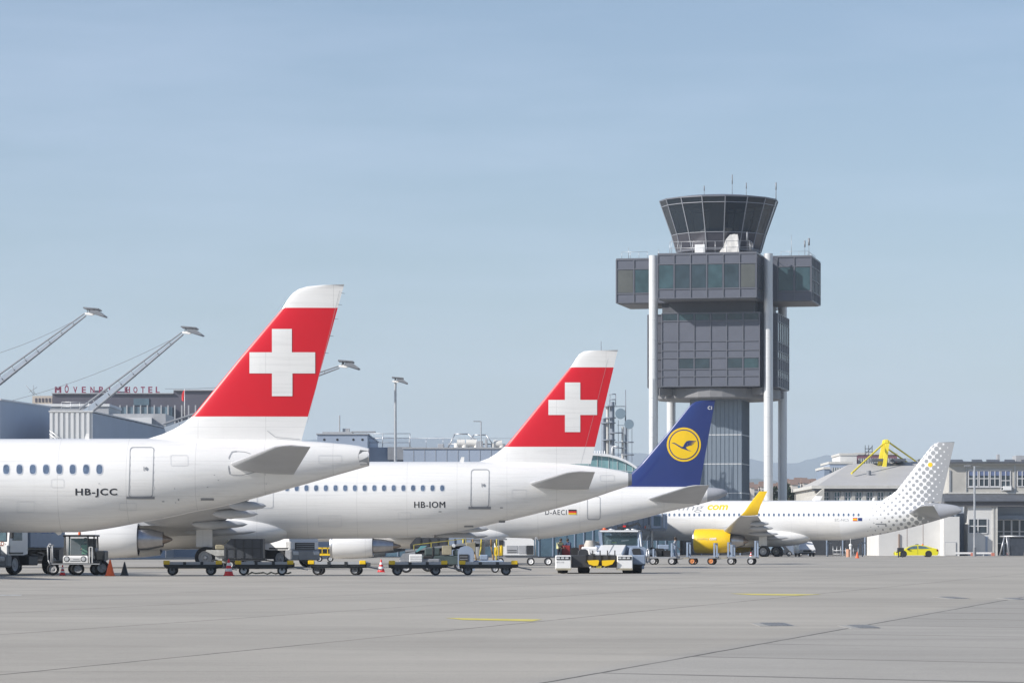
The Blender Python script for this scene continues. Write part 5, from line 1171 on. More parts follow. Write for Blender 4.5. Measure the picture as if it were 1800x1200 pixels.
# ------------------------------------------------------------------ ground equipment
def at(px, Y): return (gx(px, Y), Y, 0)
def truck(px, Y, rz, label, body, txt=None, btxt=None):
    t = thing('apron_truck', at(px, Y), label, 'truck', rz)
    # cab, front towards -y
    mb = MB(); mb.hull([(x, y, z) for x in (-1.2, 1.2) for y, z in ((0, .95), (0, 1.45), (.22, 2.55), (.5, 2.95), (1.9, 3.0), (2.0, 2.8), (2.0, 1.0), (1.55, .95), (.5, .95))])
    mb.box(-1.2, 1.2, -.06, .3, .95, 1.45, .05); cab_ = mb.build('cab', white, t)
    mb = MB(); P = [(-1.08, .0, 1.62), (1.08, .0, 1.62), (1.02, .17, 2.5), (-1.02, .17, 2.5)]; mb.raw([(x, y - .02 + (.0 if z < 2 else .0), z) for x, y, z in P], [(0, 1, 2, 3)])
    mb.raw([(x, y + .05, z) for x, y, z in P], [(3, 2, 1, 0)]); mb.build('windscreen', glass_cab, cab_)
    for sx in (-1, 1):
        mb = MB(); mb.hull([(sx * 1.215 - .01 * k, y, z) for k in (0, 1) for y, z in ((.4, 1.65), (1.4, 1.65), (1.4, 2.5), (.62, 2.5))]); mb.build('side_window', glass_cab, cab_)
        mb = MB(); mb.box(sx * 1.38 - .09, sx * 1.38 + .09, -.05, .08, 1.75, 2.45, .03); mb.tube((sx * 1.2, .1, 2.5), (sx * 1.38, 0, 2.5), .025, n=6); mb.build('mirror', dark, cab_)
        mb = MB(); mb.box(sx * .85 - .26, sx * .85 + .24, -.20, -.1, .66, .88, .04); mb.build('headlight', lampm, cab_)
    mb = MB(); mb.box(-.8, .8, -.10, -.055, .98, 1.36)
    mb.mat(1)
    for z in (1.02, 1.14, 1.26): mb.box(-.75, .75, -.13, -.10, z, z + .04)
    mb.build('grille', [dark, grey], cab_)
    mb = MB(); mb.box(-1.22, 1.22, -.16, .35, .38, .95, .06).box(-.6, .6, -.18, -.1, .42, .6); mb.build('bumper', grey, cab_)
    if txt: mb = MB(); put_text(mb, txt, .55, 1.02, 1.40, 1.60, -.065, .02, bold=.03); mb.build('lettering', M('letter_brown', (.25, .07, .03), .5), cab_)
    mb = MB()
    for sx in (-.4, .4): mb.box(sx - .06, sx + .06, .6, body + 2.4, .75, .98)
    mb.box(-1.1, -.5, 2.3, 3.4, .45, .9, .04).box(.5, 1.1, 2.3, 3.3, .45, .9, .04); mb.build('chassis', dark, t)
    mb = MB(); mb.box(-1.22, 1.22, 2.25, body + 2.4, 1.3, 3.3, .03); bx = mb.build('cargo_box', white if not btxt else bluegrey, t)
    mb = MB()
    for y in (2.8, 4.0, body + 1.8): mb.bar((-1, y, .95), (1, y + .6, 1.32), .08, .08); mb.bar((1, y, .95), (-1, y + .6, 1.32), .08, .08)
    mb.box(-1.0, 1.0, 2.4, body + 2.3, 1.2, 1.3); mb.build('scissor_lift', dark, t)
    if btxt:
        vs, fs = text_mesh(btxt, bold=.02); mb = MB(); mb.raw([(1.235, 2.7 + u * 2.0, 2.0 + v * .4) for u, v in vs], fs); mb.build('lettering', M('letter_blue', (.10, .16, .38), .5), bx)
    for sx in (-1, 1):
        wheel(t, (sx * 1.05, .75, .5), .5, .3).name = 'wheel'; wheel(t, (sx * 1.0, body + 1.2, .5), .5, .5)
        mb = MB(); mb.box(sx * 1.05 - .17, sx * 1.05 + .17, .1, 1.5, 1.0, 1.08); mb.build('mudguard', dark, t)
    # wheels are lathed about y: turn them
    for o in [q for q in sc.objects if q.parent == t and q.name.startswith('wheel')]:
        o.data = o.data.copy(); c_ = sum((v.co for v in o.data.vertices), Vector()) / len(o.data.vertices)
        o.data.transform(Matrix.Translation(c_) @ Matrix.Rotation(pi / 2, 4, 'Z') @ Matrix.Translation(-c_))
    return t
truck(-25, 140.0, R(-19), 'white apron truck with dark grille parked under the nearest airliner at the left edge', 3.6, 'TLD', 'AIR').scale = (.86, .86, .86)
truck(534, 190, R(52), 'pale blue-white truck parked in the shade behind the second airliner\'s wing fairing', 3.8, None, None)

# small tractor with driver ------------------------------------
t = thing('cab_tractor', at(135, 139.6), 'small white-nosed tractor with a glazed cab, its driver inside', 'tractor')
mb = MB(); mb.box(-.95, 1.0, -.2, 1.8, .42, .6, .03).box(-.45, .62, -.35, 1.7, .45, .74, .03); ch = mb.build('chassis', dark, t)
mb = MB(); mb.hull([(x, y, z) for x, y, z in ((-.52, -.38, .5), (.5, -.38, .5), (-.52, -.38, .72), (.5, -.38, .72), (-.48, -.30, .8), (.46, -.30, .8), (-.52, .1, .5), (.5, .1, .5), (-.48, .1, .82), (.46, .1, .82))]); bn = mb.build('bonnet', white, t)
for x in (-.36, .32):
    mb = MB(); mb.lathe([(-.40, .001), (-.405, .05), (-.40, .085), (-.37, .09)], 'y', (x, 0, .66), 16); mb.mat(1).lathe([(-.385, .085), (-.385, .115), (-.37, .12)], 'y', (x, 0, .66), 16); mb.build('headlight', [lampm, dark], bn)
mb = MB(); mb.box(-.1, .15, -.39, -.38, .64, .66).box(-.22, .2, -.39, -.38, .57, .6); mb.build('badge', grey, bn)
mb = MB()
for x, y in ((-.48, -.22), (.5, -.22), (-.48, 1.3), (.72, 1.3), (.72, .1)): mb.bar((x, y, .78), (x * .96, y + (.05 if y < 0 else 0), 1.58), .055, .055)
mb.bar((-.48, -.2, .8), (.5, -.2, .8), .05, .06); cf = mb.build('cab_frame', dark, t)
mb = MB(); mb.box(-.55, .78, -.25, 1.4, 1.57, 1.65, .03); mb.build('roof', dark, cf)
mb = MB(); mb.raw([(-.46, -.2, .84), (.48, -.2, .84), (.45, -.16, 1.56), (-.44, -.16, 1.56)], [(0, 1, 2, 3)]); mb.build('windscreen', seeglass, cf)
mb = MB(); mb.box(-.40, .66, 1.2, 1.28, .7, 1.5).box(.5, .74, .2, 1.3, .6, 1.1, .03); mb.build('rear_panel', grey, cf)
mb = MB(); mb.lathe([(1.65, .06), (1.75, .055), (1.78, .02)], 'z', (.1, .1, 0), 14); mb.build('beacon', orange, cf)
mb = MB(); mb.box(-.98, .98, -.40, -.34, .44, .48).path([(-1.02, -.38, .4), (-1.12, -.38, .62), (-1.14, -.38, 1.15), (-1.06, -.38, 1.28), (-.95, -.38, 1.22), (-.92, -.38, .55)], .03).path([(-1.1, -.38, 1.2), (-.98, -.36, 1.12), (-.9, -.36, 1.24)], .035).bar((-.98, -.34, .5), (-.98, -.34, 1.1), .09, .04); mb.build('handrail', midgrey, t)
mb = MB(); mb.bar((.56, -.36, .5), (.56, -.36, 1.15), .035, .03).bar((.68, -.36, .5), (.68, -.36, 1.15), .035, .03).bar((.56, -.36, 1.15), (.68, -.36, 1.15), .035, .03); mb.build('step_rail', white, t)
mb = MB(); mb.box(.8, 1.15, -.1, 1.2, .6, 1.0, .04); mb.build('engine_box', dark, t)
hubg = M('hub_grey', (.42, .42, .43), .55, var=.15); wheel(t, (-.95, -.15, .25), .25, .2, hubg); wheel(t, (.08, -.15, .25), .25, .2, hubg); wheel(t, (.72, .5, .25), .25, .2); wheel(t, (1.0, .3, .3), .3, .25); wheel(t, (-.3, 1.5, .25), .25, .2)

def person(loc_, rz, label, pose, top, legs, vest=None, hair=(.04, .03, .02), hgt=1.75, nm='person'):
    """pose: joint positions in metres for a 1.75 m figure"""
    J = dict(pel=(0, 0, .95), bel=(0, 0, 1.1), che=(0, 0, 1.33), nec=(0, 0, 1.47), hd0=(0, -.01, 1.55), hd1=(0, -.02, 1.66),
             sl=(-.17, 0, 1.41), el=(-.24, .02, 1.15), wl=(-.25, -.08, .93), sr=(.17, 0, 1.41), er=(.24, .02, 1.15), wr=(.25, -.08, .93),
             hl=(-.09, 0, .92), kl=(-.10, -.02, .5), al=(-.11, .03, .09), tl=(-.12, -.13, .04), hr=(.09, 0, .92), kr=(.10, -.02, .5), ar=(.11, .03, .09), tr=(.12, -.13, .04))
    J.update(pose)
    rad = dict(pel=.135, bel=.125, che=.145, nec=.058, hd0=.078, hd1=.088, sl=.07, el=.048, wl=.033, sr=.07, er=.048, wr=.033, hl=.095, kl=.062, al=.043, tl=.038, hr=.095, kr=.062, ar=.043, tr=.038)
    E = [('pel', 'bel'), ('bel', 'che'), ('che', 'nec'), ('nec', 'hd0'), ('hd0', 'hd1'), ('che', 'sl'), ('sl', 'el'), ('el', 'wl'), ('che', 'sr'), ('sr', 'er'), ('er', 'wr'), ('pel', 'hl'), ('hl', 'kl'), ('kl', 'al'), ('al', 'tl'), ('pel', 'hr'), ('hr', 'kr'), ('kr', 'ar'), ('ar', 'tr')]
    K = list(J); V = [Vector(J[k]) for k in K]; ed = [(K.index(a), K.index(b)) for a, b in E]; rr_ = [rad[k] for k in K]
    for w_, e_ in (('wl', 'el'), ('wr', 'er')):      # hand: palm, thumb and four fingers
        W, El = Vector(J[w_]), Vector(J[e_]); d_ = (W - El).normalized(); s_ = d_.orthogonal().normalized(); i0 = len(V)
        V.append(W + d_ * .05); rr_.append(.028); ed.append((K.index(w_), i0))
        for q in range(4): V.append(W + d_ * (.13 - .01 * abs(q - 1)) + s_ * (q - 1.5) * .02); rr_.append(.009); ed.append((i0, len(V) - 1))
        V.append(W + d_ * .07 + s_ * .05); rr_.append(.011); ed.append((i0, len(V) - 1))
    me = bpy.data.meshes.new('b'); me.from_pydata([tuple(v) for v in V], ed, []); tmp = bpy.data.objects.new('b', me); sc.collection.objects.link(tmp)
    md = tmp.modifiers.new('s', 'SKIN'); md.use_smooth_shade = True
    for i, sv in enumerate(me.skin_vertices[0].data): sv.radius = (rr_[i], rr_[i] * (.8 if i < 3 else 1)); sv.use_root = (i == 0)
    tmp.modifiers.new('u', 'SUBSURF').levels = 1
    dg = bpy.context.evaluated_depsgraph_get(); dg.update(); m2 = bpy.data.meshes.new_from_object(tmp.evaluated_get(dg))
    bpy.data.objects.remove(tmp)
    b_ = bpy.data.objects.new(nm, m2); sc.collection.objects.link(b_); b_.location = loc_; b_.rotation_euler = (0, 0, rz); s_ = hgt / 1.75; b_.scale = (s_, s_, s_)
    skin = M('skin', (.45, .27, .19), .5, var=.05); m2.materials.clear()
    for m_ in (skin, M('cloth_%s' % str(top), top, .85, var=.1), M('cloth_%s' % str(legs), legs, .85, var=.1), black): m2.materials.append(m_)
    pe, nk = Vector(J['pel']), Vector(J['nec'])
    wl, wr = Vector(J['wl']), Vector(J['wr']); fl = [Vector(J[k]) for k in ('al', 'tl', 'ar', 'tr')]
    hips = [Vector(J[k]) for k in ('kl', 'kr', 'hl', 'hr')]
    for p in m2.polygons:
        c_ = p.center
        if c_.z > nk.z + .03 and (c_ - Vector(J['hd0'])).length < .25: p.material_index = 0
        elif min((c_ - wl).length, (c_ - wr).length) < .06 or (c_ - wl).dot(wl - Vector(J['el'])) > 0 and (c_ - wl).length < .2 or (c_ - wr).dot(wr - Vector(J['er'])) > 0 and (c_ - wr).length < .2: p.material_index = 0
        elif min((c_ - f).length for f in fl) < .07: p.material_index = 3
        elif c_.z < pe.z + .02 or min((c_ - h).length for h in hips) < .12: p.material_index = 2
        else: p.material_index = 1
        p.use_smooth = True
    h1 = Vector(J['hd1'])
    mb = MB(); mb.lathe([(.105, .01), (.10, .05), (.06, .09), (0, .1), (-.05, .095), (-.09, .07)], 'z', h1 + Vector((0, .015, .0)), 14); mb.build('hair', M('hair_dark', hair, .7), b_)
    mb = MB()
    for sx in (-1, 1): mb.box(sx * .033 - .012, sx * .033 + .012, h1.y - .1, h1.y - .085, h1.z - .035, h1.z - .022)
    mb.hull([(x, h1.y + y, h1.z + z) for x, y, z in ((-.012, -.09, -.08), (.012, -.09, -.08), (0, -.12, -.075), (0, -.09, -.03))]); mb.box(-.025, .025, h1.y - .094, h1.y - .08, h1.z - .105, h1.z - .098)
    mb.build('face', M('face_dark', (.16, .08, .06), .6), b_)
    if vest:
        mb = MB(); B, C_ = Vector(J['bel']), Vector(J['che']); mb.hull([(c_.x + x, c_.y + y, c_.z + z) for c_, wd, dp, z in ((B, .16, .135, -.13), (C_, .18, .14, .1)) for x in (-wd, wd) for y in (-dp, dp)]); mb.build('vest', vest, b_)
    tag(b_, label, 'person'); return b_
hiv = M('hi_vis_yellow', (.55, .75, .12), .7, var=.05); hiv2 = M('hi_vis_green', (.25, .60, .38), .7)
sit = dict(pel=(0, .05, .55), bel=(0, .04, .70), che=(0, .03, .93), nec=(0, .02, 1.07), hd0=(0, .01, 1.15), hd1=(0, 0, 1.26), sl=(-.17, .03, 1.01), el=(-.23, -.08, .78), wl=(-.16, -.3, .82), sr=(.17, .03, 1.01), er=(.23, -.08, .78), wr=(.16, -.3, .82),
           hl=(-.09, .03, .52), kl=(-.11, -.4, .52), al=(-.11, -.42, .15), tl=(-.12, -.55, .1), hr=(.09, .03, .52), kr=(.11, -.4, .52), ar=(.11, -.42, .15), tr=(.12, -.55, .1))
person((gx(135, 139.6) + .28, 140.2, .36), 0, 'driver in a pale green vest seated inside the small white-nosed tractor', sit, (.05, .06, .08), (.03, .04, .07), hiv2, hgt=1.5)

def cone(px, Y, h, label, kind='rw'):
    t = thing('traffic_cone', at(px, Y), label, 'traffic cone'); rb = h * .24; mb = MB()
    body = {'rw': redp, 'o': orange, 'k': dark}[kind]
    mb.mat(0).box(-rb * 1.25, rb * 1.25, -rb * 1.25, rb * 1.25, 0, h * .06, .01); cuts = [0, .22, .4, .58, .76, 1.0]
    for i, (a_, b_) in enumerate(zip(cuts[:-1], cuts[1:])):
        mb.mat(1 if (i % 2 and kind == 'rw') else 0); f_ = lambda c_: rb * (1 - c_) + h * .035
        mb.lathe([(h * .06 + h * .94 * a_, f_(a_)), (h * .06 + h * .94 * b_, f_(b_))], 'z', (0, 0, 0), 20)
    mb.mat(0).disc((0, 0, h), h * .035, 'z', 12); mb.build('cone_body', [body, conew], t); return t
cone(110, 138.9, .42, 'small red and white cone beneath the small white-nosed tractor')
cone(193.5, 135.5, .66, 'plain orange cone standing right of the small white-nosed tractor', 'o')
cone(219, 139, .55, 'dark cone next to the plain orange one', 'k')
cone(402, 136.5, .68, 'tall red and white cone between the two left-hand flat dollies')
cone(670, 155, .58, 'red and white cone left of the dolly below the white engine')
cone(1320, 300, .62, 'small red and white cone behind the farthest trailer with grey wheels')
cone(1507, 318, .62, 'small orange cone far off beneath the dotted tail', 'o')

# flat dollies --------------------------------------------------
def dolly(px, Y, label, hub=None):
    t = thing('flat_dolly', at(px, Y), label, 'dolly', R(3), 'flat roller dollies lined up on the apron')
    mb = MB(); Lh = 1.2
    mb.box(-Lh, Lh, -.75, -.68, .36, .5).box(-Lh, Lh, .68, .75, .36, .5).box(-Lh, -Lh + .07, -.75, .75, .36, .5).box(Lh - .07, Lh, -.75, .75, .36, .5).box(-Lh, Lh, -.06, .06, .3, .38)
    for x in (-.86, .70): mb.box(x - .04, x + .04, -.68, .68, .2, .28).box(x - .25, x + .25, -.5, -.42, .27, .37)
    mb.box(-1.0, .85, -.71, -.69, .28, .36); mb.build('frame', dark, t)
    mb = MB()
    for i in range(13): x = -1.08 + i * .18; mb.tube((x, -.7, .5), (x, .7, .5), .045, n=8)
    mb.box(-1.15, 1.15, -.78, -.755, .44, .55); mb.build('roller_deck', midgrey, t)
    for x in (-1.08, 1.04):
        mb = MB(); mb.box(x - .13, x + .13, -.80, -.66, .44, .6, .02); mb.build('corner_stop', yellow, t)
    for x in (-.35, .35):
        mb = MB(); mb.hull([(x + dx, -.80 + dy, z) for dx in (-.06, .06) for dy in (0, .06) for z in (.4, .55)]); mb.build('latch', dark, t)
    mb = MB(); mb.bar((1.15, 0, .34), (1.75, 0, .22), .08, .06).bar((1.15, -.3, .34), (1.6, 0, .25), .05, .05).bar((1.15, .3, .34), (1.6, 0, .25), .05, .05); mb.build('drawbar', grey, t)
    for x in (-.86, .70):
        for y in (-.55, .55): wheel(t, (x, y, .2), .2, .13, hub or grey)
    return t
d0 = dolly(341, 139.5, 'leftmost flat dolly with dark wheels, left of the tall red and white cone')
def dup(o, px, Y, label, rz=None):
    c_ = copy_tree(o); c_.location = at(px, Y); c_['label'] = label
    if rz is not None: c_.rotation_euler[2] = rz
    return c_
d1 = dolly(466, 139.5, 'flat dolly with white-hubbed wheels, right of the tall red and white cone', white)
dup(d0, 597, 140.5, 'flat dolly standing alone in front of the white engine', R(-4))
dup(d0, 735, 139.0, 'flat dolly with dark wheels, just right of the red and white cone by the engine')
dup(d0, 859, 139.5, 'rightmost flat dolly, parked in front of the blue-grey arched unit', R(1))
random.seed(3)
t = thing('cable_bundle', (gx(470, 139.2), 139.2, 0), 'tangle of cream and grey straps lying under the white-hubbed dolly', 'straps')
mb = MB(); pts = [(-.8 + i * .16, random.uniform(-.2, .2), .03 + .10 * abs(sin(i * 1.3))) for i in range(12)]; mb.path([Vector(p) for p in pts], .025, 6); mb.path([Vector((p[0], p[1] + .2, p[2] * .8)) for p in pts], .02, 6); mb.build('strap', M('strap_cream', (.55, .50, .36), .7), t)

# centre cluster -------------------------------------------------
t = thing('baggage_tractor', at(738, 152), 'small dark baggage tractor with a pale ribbed box, parked below the white engine', 'tractor')
mb = MB(); mb.box(-.9, .9, -.5, .5, .3, .62, .05).hull([(x, y, z) for y in (-.48, .48) for x, z in ((-.9, .6), (-.2, .6), (-.2, .95), (-.75, .85))]); b_ = mb.build('body', grey, t)
mb = MB(); mb.box(-.45, .12, -.62, -.52, .45, .82, .02); mb.mat(1)
for z in (.53, .62, .71): mb.box(-.43, .1, -.635, -.62, z, z + .015)
mb.build('ribbed_box', [white, grey], b_)
mb = MB(); mb.hull([(x, y, z) for y in (-.4, .4) for x, z in ((-.2, .92), (.05, 1.2), (.3, 1.2), (.3, 1.17), (-.12, .92))]); mb.build('windscreen', M('teal_glass', (.12, .3, .33), .1), b_)
mb = MB(); mb.box(.15, .6, -.35, .35, .6, .75, .04).box(.55, .65, -.35, .35, .7, 1.15, .04); mb.build('seat', black, b_)
for x in (-.6, .6):
    for y in (-.5, .5): wheel(t, (x, y, .25), .25, .16)
bt = t
for px_2, Y2, rz2, lb in ((420, 200, R(10), 'dark baggage tractor in the shade behind the second airliner\'s main wheels'), (770, 196, R(-15), 'dark baggage tractor half hidden behind the belt loader')):  # first copy is added dark filler for the shade under the second airliner
    c2 = dup(bt, px_2, Y2, lb, rz2)
t = thing('belt_loader', at(785, 158), 'dark belt loader with a raised conveyor behind the dollies', 'belt loader')
mb = MB(); mb.box(-1.2, 1.0, -.6, .6, .3, .75, .05).box(-1.0, -.3, -.6, .0, .75, 1.1, .05).box(.3, .9, -.55, .3, .75, 1.0, .04); b_ = mb.build('chassis', M('loader_green', (.06, .085, .085), .5, var=.3), t)
mb = MB(); mb.bar((-1.9, .1, .85), (1.5, .1, 1.25), .7, .18, (0, 0, 1)); mb.mat(1).bar((-1.9, -.3, .95), (1.5, -.3, 1.35), .05, .1).bar((-1.9, .5, .95), (1.5, .5, 1.35), .05, .1); mb.build('conveyor', [black, grey], b_)
mb = MB()
for x in (-1.5, -.7, .1, .9): mb.bar((x, -.32, .95 + (x + 1.9) * .118), (x, -.32, 1.2 + (x + 1.9) * .118), .03, .03)
mb.bar((-1.5, -.32, 1.24), (.9, -.32, 1.53), .03, .03); mb.build('handrail', M('dull_yellow', (.35, .30, .06), .5, var=.2), b_)
mb = MB(); mb.box(.9, 1.35, -.62, -.1, .9, 1.35, .03).box(-.2, .25, -.64, -.5, .78, 1.2, .02); mb.mat(1).lathe([(-.66, .001), (-.66, .07), (-.6, .09)], 'y', (.35, 0, 1.2), 12); mb.build('control_box', [M('khaki', (.30, .27, .19), .6, var=.3), lampm], b_)
for x in (-.85, .65):
    for y in (-.5, .5): wheel(t, (x, y, .32), .32, .2)
t = thing('ground_power_unit', at(819, 152), 'blue-grey arched ground unit with a dark grille, standing behind the rightmost flat dolly', 'ground unit')
mb = MB(); arch = [(-.36, .3), (-.36, .95), (-.25, 1.12), (-.05, 1.2), (.12, 1.18), (.28, 1.08), (.36, .9), (.33, .65), (.36, .3)]; mb.prism(arch, -.4, .6); b_ = mb.build('housing', bluegrey, t)
mb = MB(); mb.box(-.3, .12, -.44, -.40, .34, .82, .01); mb.mat(1)
for z in (.45, .58, .7): mb.box(-.26, .08, -.455, -.44, z, z + .03)
mb.build('grille', [dark, grey], b_)
mb = MB(); mb.box(.34, 1.7, -.3, .5, .3, .55, .05).box(.6, 1.0, -.3, .4, .55, .8, .05).box(.1, .4, -.35, -.2, .1, .3); mb.build('skid_base', bluegrey, b_)
for x in (-.1, 1.3):
    for y in (-.35, .45): wheel(t, (x, y, .18), .18, .12)
t = thing('hose_rack', at(850, 160), 'rack of yellow hoses and pipes behind the blue-grey arched unit', 'hose rack')
mb = MB(); mb.box(-.8, .9, -.3, .3, .2, .32).tube((-.6, 0, .3), (-.6, 0, 1.5), .03, n=6).tube((.7, 0, .3), (.7, 0, 1.5), .03, n=6).tube((-1.1, 0, 1.5), (1.1, 0, 1.5), .035, n=6).tube((-.2, .1, .6), (-.2, .1, 1.4), .28, .28, 14); fr = mb.build('frame', grey, t)
for i, (x, c2) in enumerate(((-.95, .1), (-.5, .3), (-.1, -.2), (.35, .2), (.62, -.1))):
    mb = MB(); mb.path([(x, -.35, 1.5), (x + .05 * c2, -.36, 1.15), (x + .35 * c2, -.36, .8), (x + .5 * c2 + .05, -.35, .4)], .035, 8); mb.build('hose', M('hose_yellow', (.55, .45, .05), .5, var=.15) if i % 2 == 0 else M('hose_brown', (.25, .15, .05), .6), fr)
mb = MB(); mb.lathe([(.75, .10), (1.15, .10), (1.22, .05)], 'z', (.82, -.1, 0), 16); mb.build('yellow_drum', yellow, fr)
t = thing('service_cart', at(908, 206), 'white boxy service cart with a dark hatch, on a low trailer', 'cart')
mb = MB(); mb.hull([(x, y, z) for y in (-.8, .8) for x, z in ((-.8, .62), (-.8, 1.55), (-.6, 1.68), (.9, 1.62), (1.05, 1.5), (1.05, .62))]); mb.box(-1.35, -.8, -.6, .6, .62, 1.35, .03); b_ = mb.build('box_body', white, t)
mb = MB(); mb.box(-.6, .05, -.83, -.80, .75, 1.2).box(.12, .55, -.83, -.8, .72, 1.2); mb.mat(1).box(-.55, 0, -.85, -.83, .9, .93).box(-.55, 0, -.85, -.83, .8, .82).box(.6, 1.0, -.85, -.8, .66, 1.2).box(-1.3, -.78, -.84, -.8, 1.2, 1.5); mb.build('hatch', [midgrey, dark], b_)
mb = MB(); mb.box(-1.5, 1.3, -.7, .7, .45, .6).box(1.3, 3.0, -.05, .05, .45, .52).tube((1.15, -.8, .6), (1.15, -.8, 1.7), .04, n=6).tube((1.15, -.8, 1.7), (1.4, -.8, 1.45), .04, n=6); mb.mat(1).box(-1.35, -.9, -.75, -.6, .6, 1.1); mb.build('trailer_deck', [grey, yellow], t)
for x in (-1.0, .85, 1.9):
    for y in (-.6, .6): wheel(t, (x, y, .24), .24, .15, white)
t = thing('ribbed_cage', at(446, 184), 'small white barred cage standing under the second airliner', 'cage')
mb = MB(); z0, z1 = .95, 1.4
for i in range(7): x = -.4 + i * .13; mb.box(x, x + .05, -.02, .02, z0, z1)
for z in (z0, z0 + .2, z1): mb.box(-.42, .42, -.04, .04, z, z + .05)
mb.box(-.4, .4, .3, .35, 0, z1).box(-.4, -.35, 0, .3, 0, z0).box(.35, .4, 0, .3, 0, z0); mb.build('bars', white, t)
t = thing('service_trolley', at(396, 176), 'white boat-shaped trolley with khaki load below the second airliner', 'trolley')
mb = MB(); mb.prism([(-1.0, .92), (-.5, .68), (.3, .68), (1.0, .92), (.9, .98), (-.95, .98)], -.3, .3); mb.box(-.5, .4, -.2, .2, .3, .68); b_ = mb.build('tray', M('dirty_white', (.45, .45, .43), .6, var=.3, scale=4), t)
mb = MB(); mb.box(-.5, .4, -.25, .25, 1.0, 1.25, .05).hull([(x, y, z) for x, y, z in ((-.1, -.2, 1.2), (.5, -.2, 1.1), (.5, .2, 1.1), (-.1, .2, 1.2), (.1, 0, 1.5), (.3, 0, 1.45))]); mb.build('load', MATS['khaki'], b_)
for x in (-.5, .4):
    for y in (-.3, .3): wheel(t, (x, y, .25), .25, .12)
t = thing('yellow_cart', at(571, 250), 'small yellow-framed cart in the shade left of the white engine', 'cart')
mb = MB(); mb.box(-.6, .6, -.4, .4, .45, .6).box(-.6, .6, -.42, -.38, .95, 1.05)
for x in (-.6, -.2, .2, .56): mb.box(x, x + .05, -.42, -.37, .6, 1.05)
mb.build('frame', yellow, t); mb = MB(); mb.box(-.55, .55, -.3, .3, .6, .9, .04); mb.build('load', dark, t)
for x in (-.4, .4):
    for y in (-.35, .35): wheel(t, (x, y, .22), .22, .12)

# towbarless pushback tug -----------------------------------------
t = thing('pushback_tug', at(1056, 147), 'low white aircraft tug with black middle and yellow cradle pads', 'aircraft tug')
TD = M('tug_dark', (.045, .048, .055), .5, var=.2)
def TX(p): return gx(p, 147) - gx(1056, 147)
def TZ(p): return pz(p, 147)
mb = MB(); mb.box(TX(1004), TX(1084), .15, 1.3, .26, TZ(975), .04).box(TX(978), TX(1136), 1.2, 5.5, .3, .78, .06); 
for i in range(5): x = TX(1028 + i * 13); mb.box(x, x + .05, .1, .15, .5, 1.0)
fr = mb.build('chassis', TD, t)
for x0, x1 in ((976.5, 1004), (1084.5, 1112)):
    mb = MB(); mb.box(TX(x0), TX(x1), -.1, 1.3, TZ(1001), TZ(975.5), .03); mb.mat(1).box(TX(x0) + .01, TX(x1) - .01, -.115, -.1, TZ(1001.5), TZ(998)); mb.mat(0); b_ = mb.build('corner_box', [white, M('worn_edge', (.35, .32, .24), .7, var=.3)], t)
    mb = MB(); mb.box(TX(x0 + 1.5), TX(x1 - 2), -.125, -.1, TZ(983), TZ(977.5)); b2 = mb.build('lamp_panel', dark, b_)
    for k in range(3): mb = MB(); xx = TX(x0 + 5 + k * 7.5); mb.box(xx - .07, xx + .07, -.14, -.125, TZ(981.8), TZ(978.8), .01); mb.build('tail_lamp', lampm, b2)
    if x0 < 1000:
        mb = MB(); put_text(mb, '477-110', TX(978), TX(991), TZ(989), TZ(986.4), -.1, .01); mb.build('lettering', grey, b_)
for s2, (a_, b2) in ((1, (1032, 1053)), (-1, (1058, 1080))):
    mb = MB(); c_ = [(a_, 984.5), (b2 - (2 if s2 > 0 else 0), 983.5), (b2, 985), (b2 - 4 if s2 < 0 else b2 - 2, 991 if s2 < 0 else 993), (a_ + 12 if s2 > 0 else a_ + 6, 994 if s2 > 0 else 994.5), (a_ + 3 if s2 > 0 else a_, 991 if s2 > 0 else 993)]
    mb.prism([(TX(x), TZ(y)) for x, y in c_], -.25, .12); mb.build('cradle_pad', yellow, fr)
mb = MB(); mb.box(TX(1048), TX(1057), -.2, .1, TZ(998), TZ(993.8), .01); mb.build('coupling_block', yelmark, fr)
for i, x in enumerate((1037.5, 1043.5, 1062, 1068.5)):
    mb = MB(); mb.prism([(TX(x - 2.2), TZ(997.5)), (TX(x), TZ(998)), (TX(x + 2.2), TZ(995.5)), (TX(x), TZ(994.8))], -.05, .14); mb.build('hazard_chip', conew if i % 2 == 0 else MATS['khaki'], fr)
mb = MB(); mb.hull([(TX(x), y, TZ(z)) for x, y, z in ((1048, 1.6, 973), (1094, 1.6, 973), (1060, 3.0, 957), (1104, 3.0, 957), (1048, 1.6, 976), (1096, 1.6, 976), (1060, 3.0, 976), (1104, 3.0, 976))]); hd = mb.build('sloping_hood', white, t)
mb = MB(); mb.bar((TX(1071), 1.56, TZ(973.2)), (TX(1082), 2.96, TZ(957.0)), .025, .02); mb.build('hood_seam', line, hd)
mb = MB(); mb.box(TX(1025), TX(1053), 2.4, 3.6, TZ(976), TZ(960.5), .04).hull([(TX(x), y, TZ(z)) for y in (1.9, 2.4) for x, z in ((1036, 964), (1050, 964), (1052, 973), (1039, 973))]); mb.build('side_deck', white, t)
mb = MB(); mb.hull([(TX(x), y, TZ(z)) for y in (.9, 1.9) for x, z in ((1017, 975), (1036, 975), (1034, 967), (1030, 964.5), (1022, 964.5), (1018, 968))]); mb.build('mudguard', TD, t)
mb = MB()   # cab
for x, y, xt in ((1062, 3.0, 1058), (1128, 3.0, 1128), (1062, 4.6, 1058), (1133, 4.6, 1133)): mb.bar((TX(x), y, TZ(968)), (TX(xt), y, TZ(933)), .1, .1)
mb.box(TX(1050), TX(1134), 3.0, 4.7, TZ(976), TZ(958), .03); cb2 = mb.build('cab_frame', bluegrey, t)
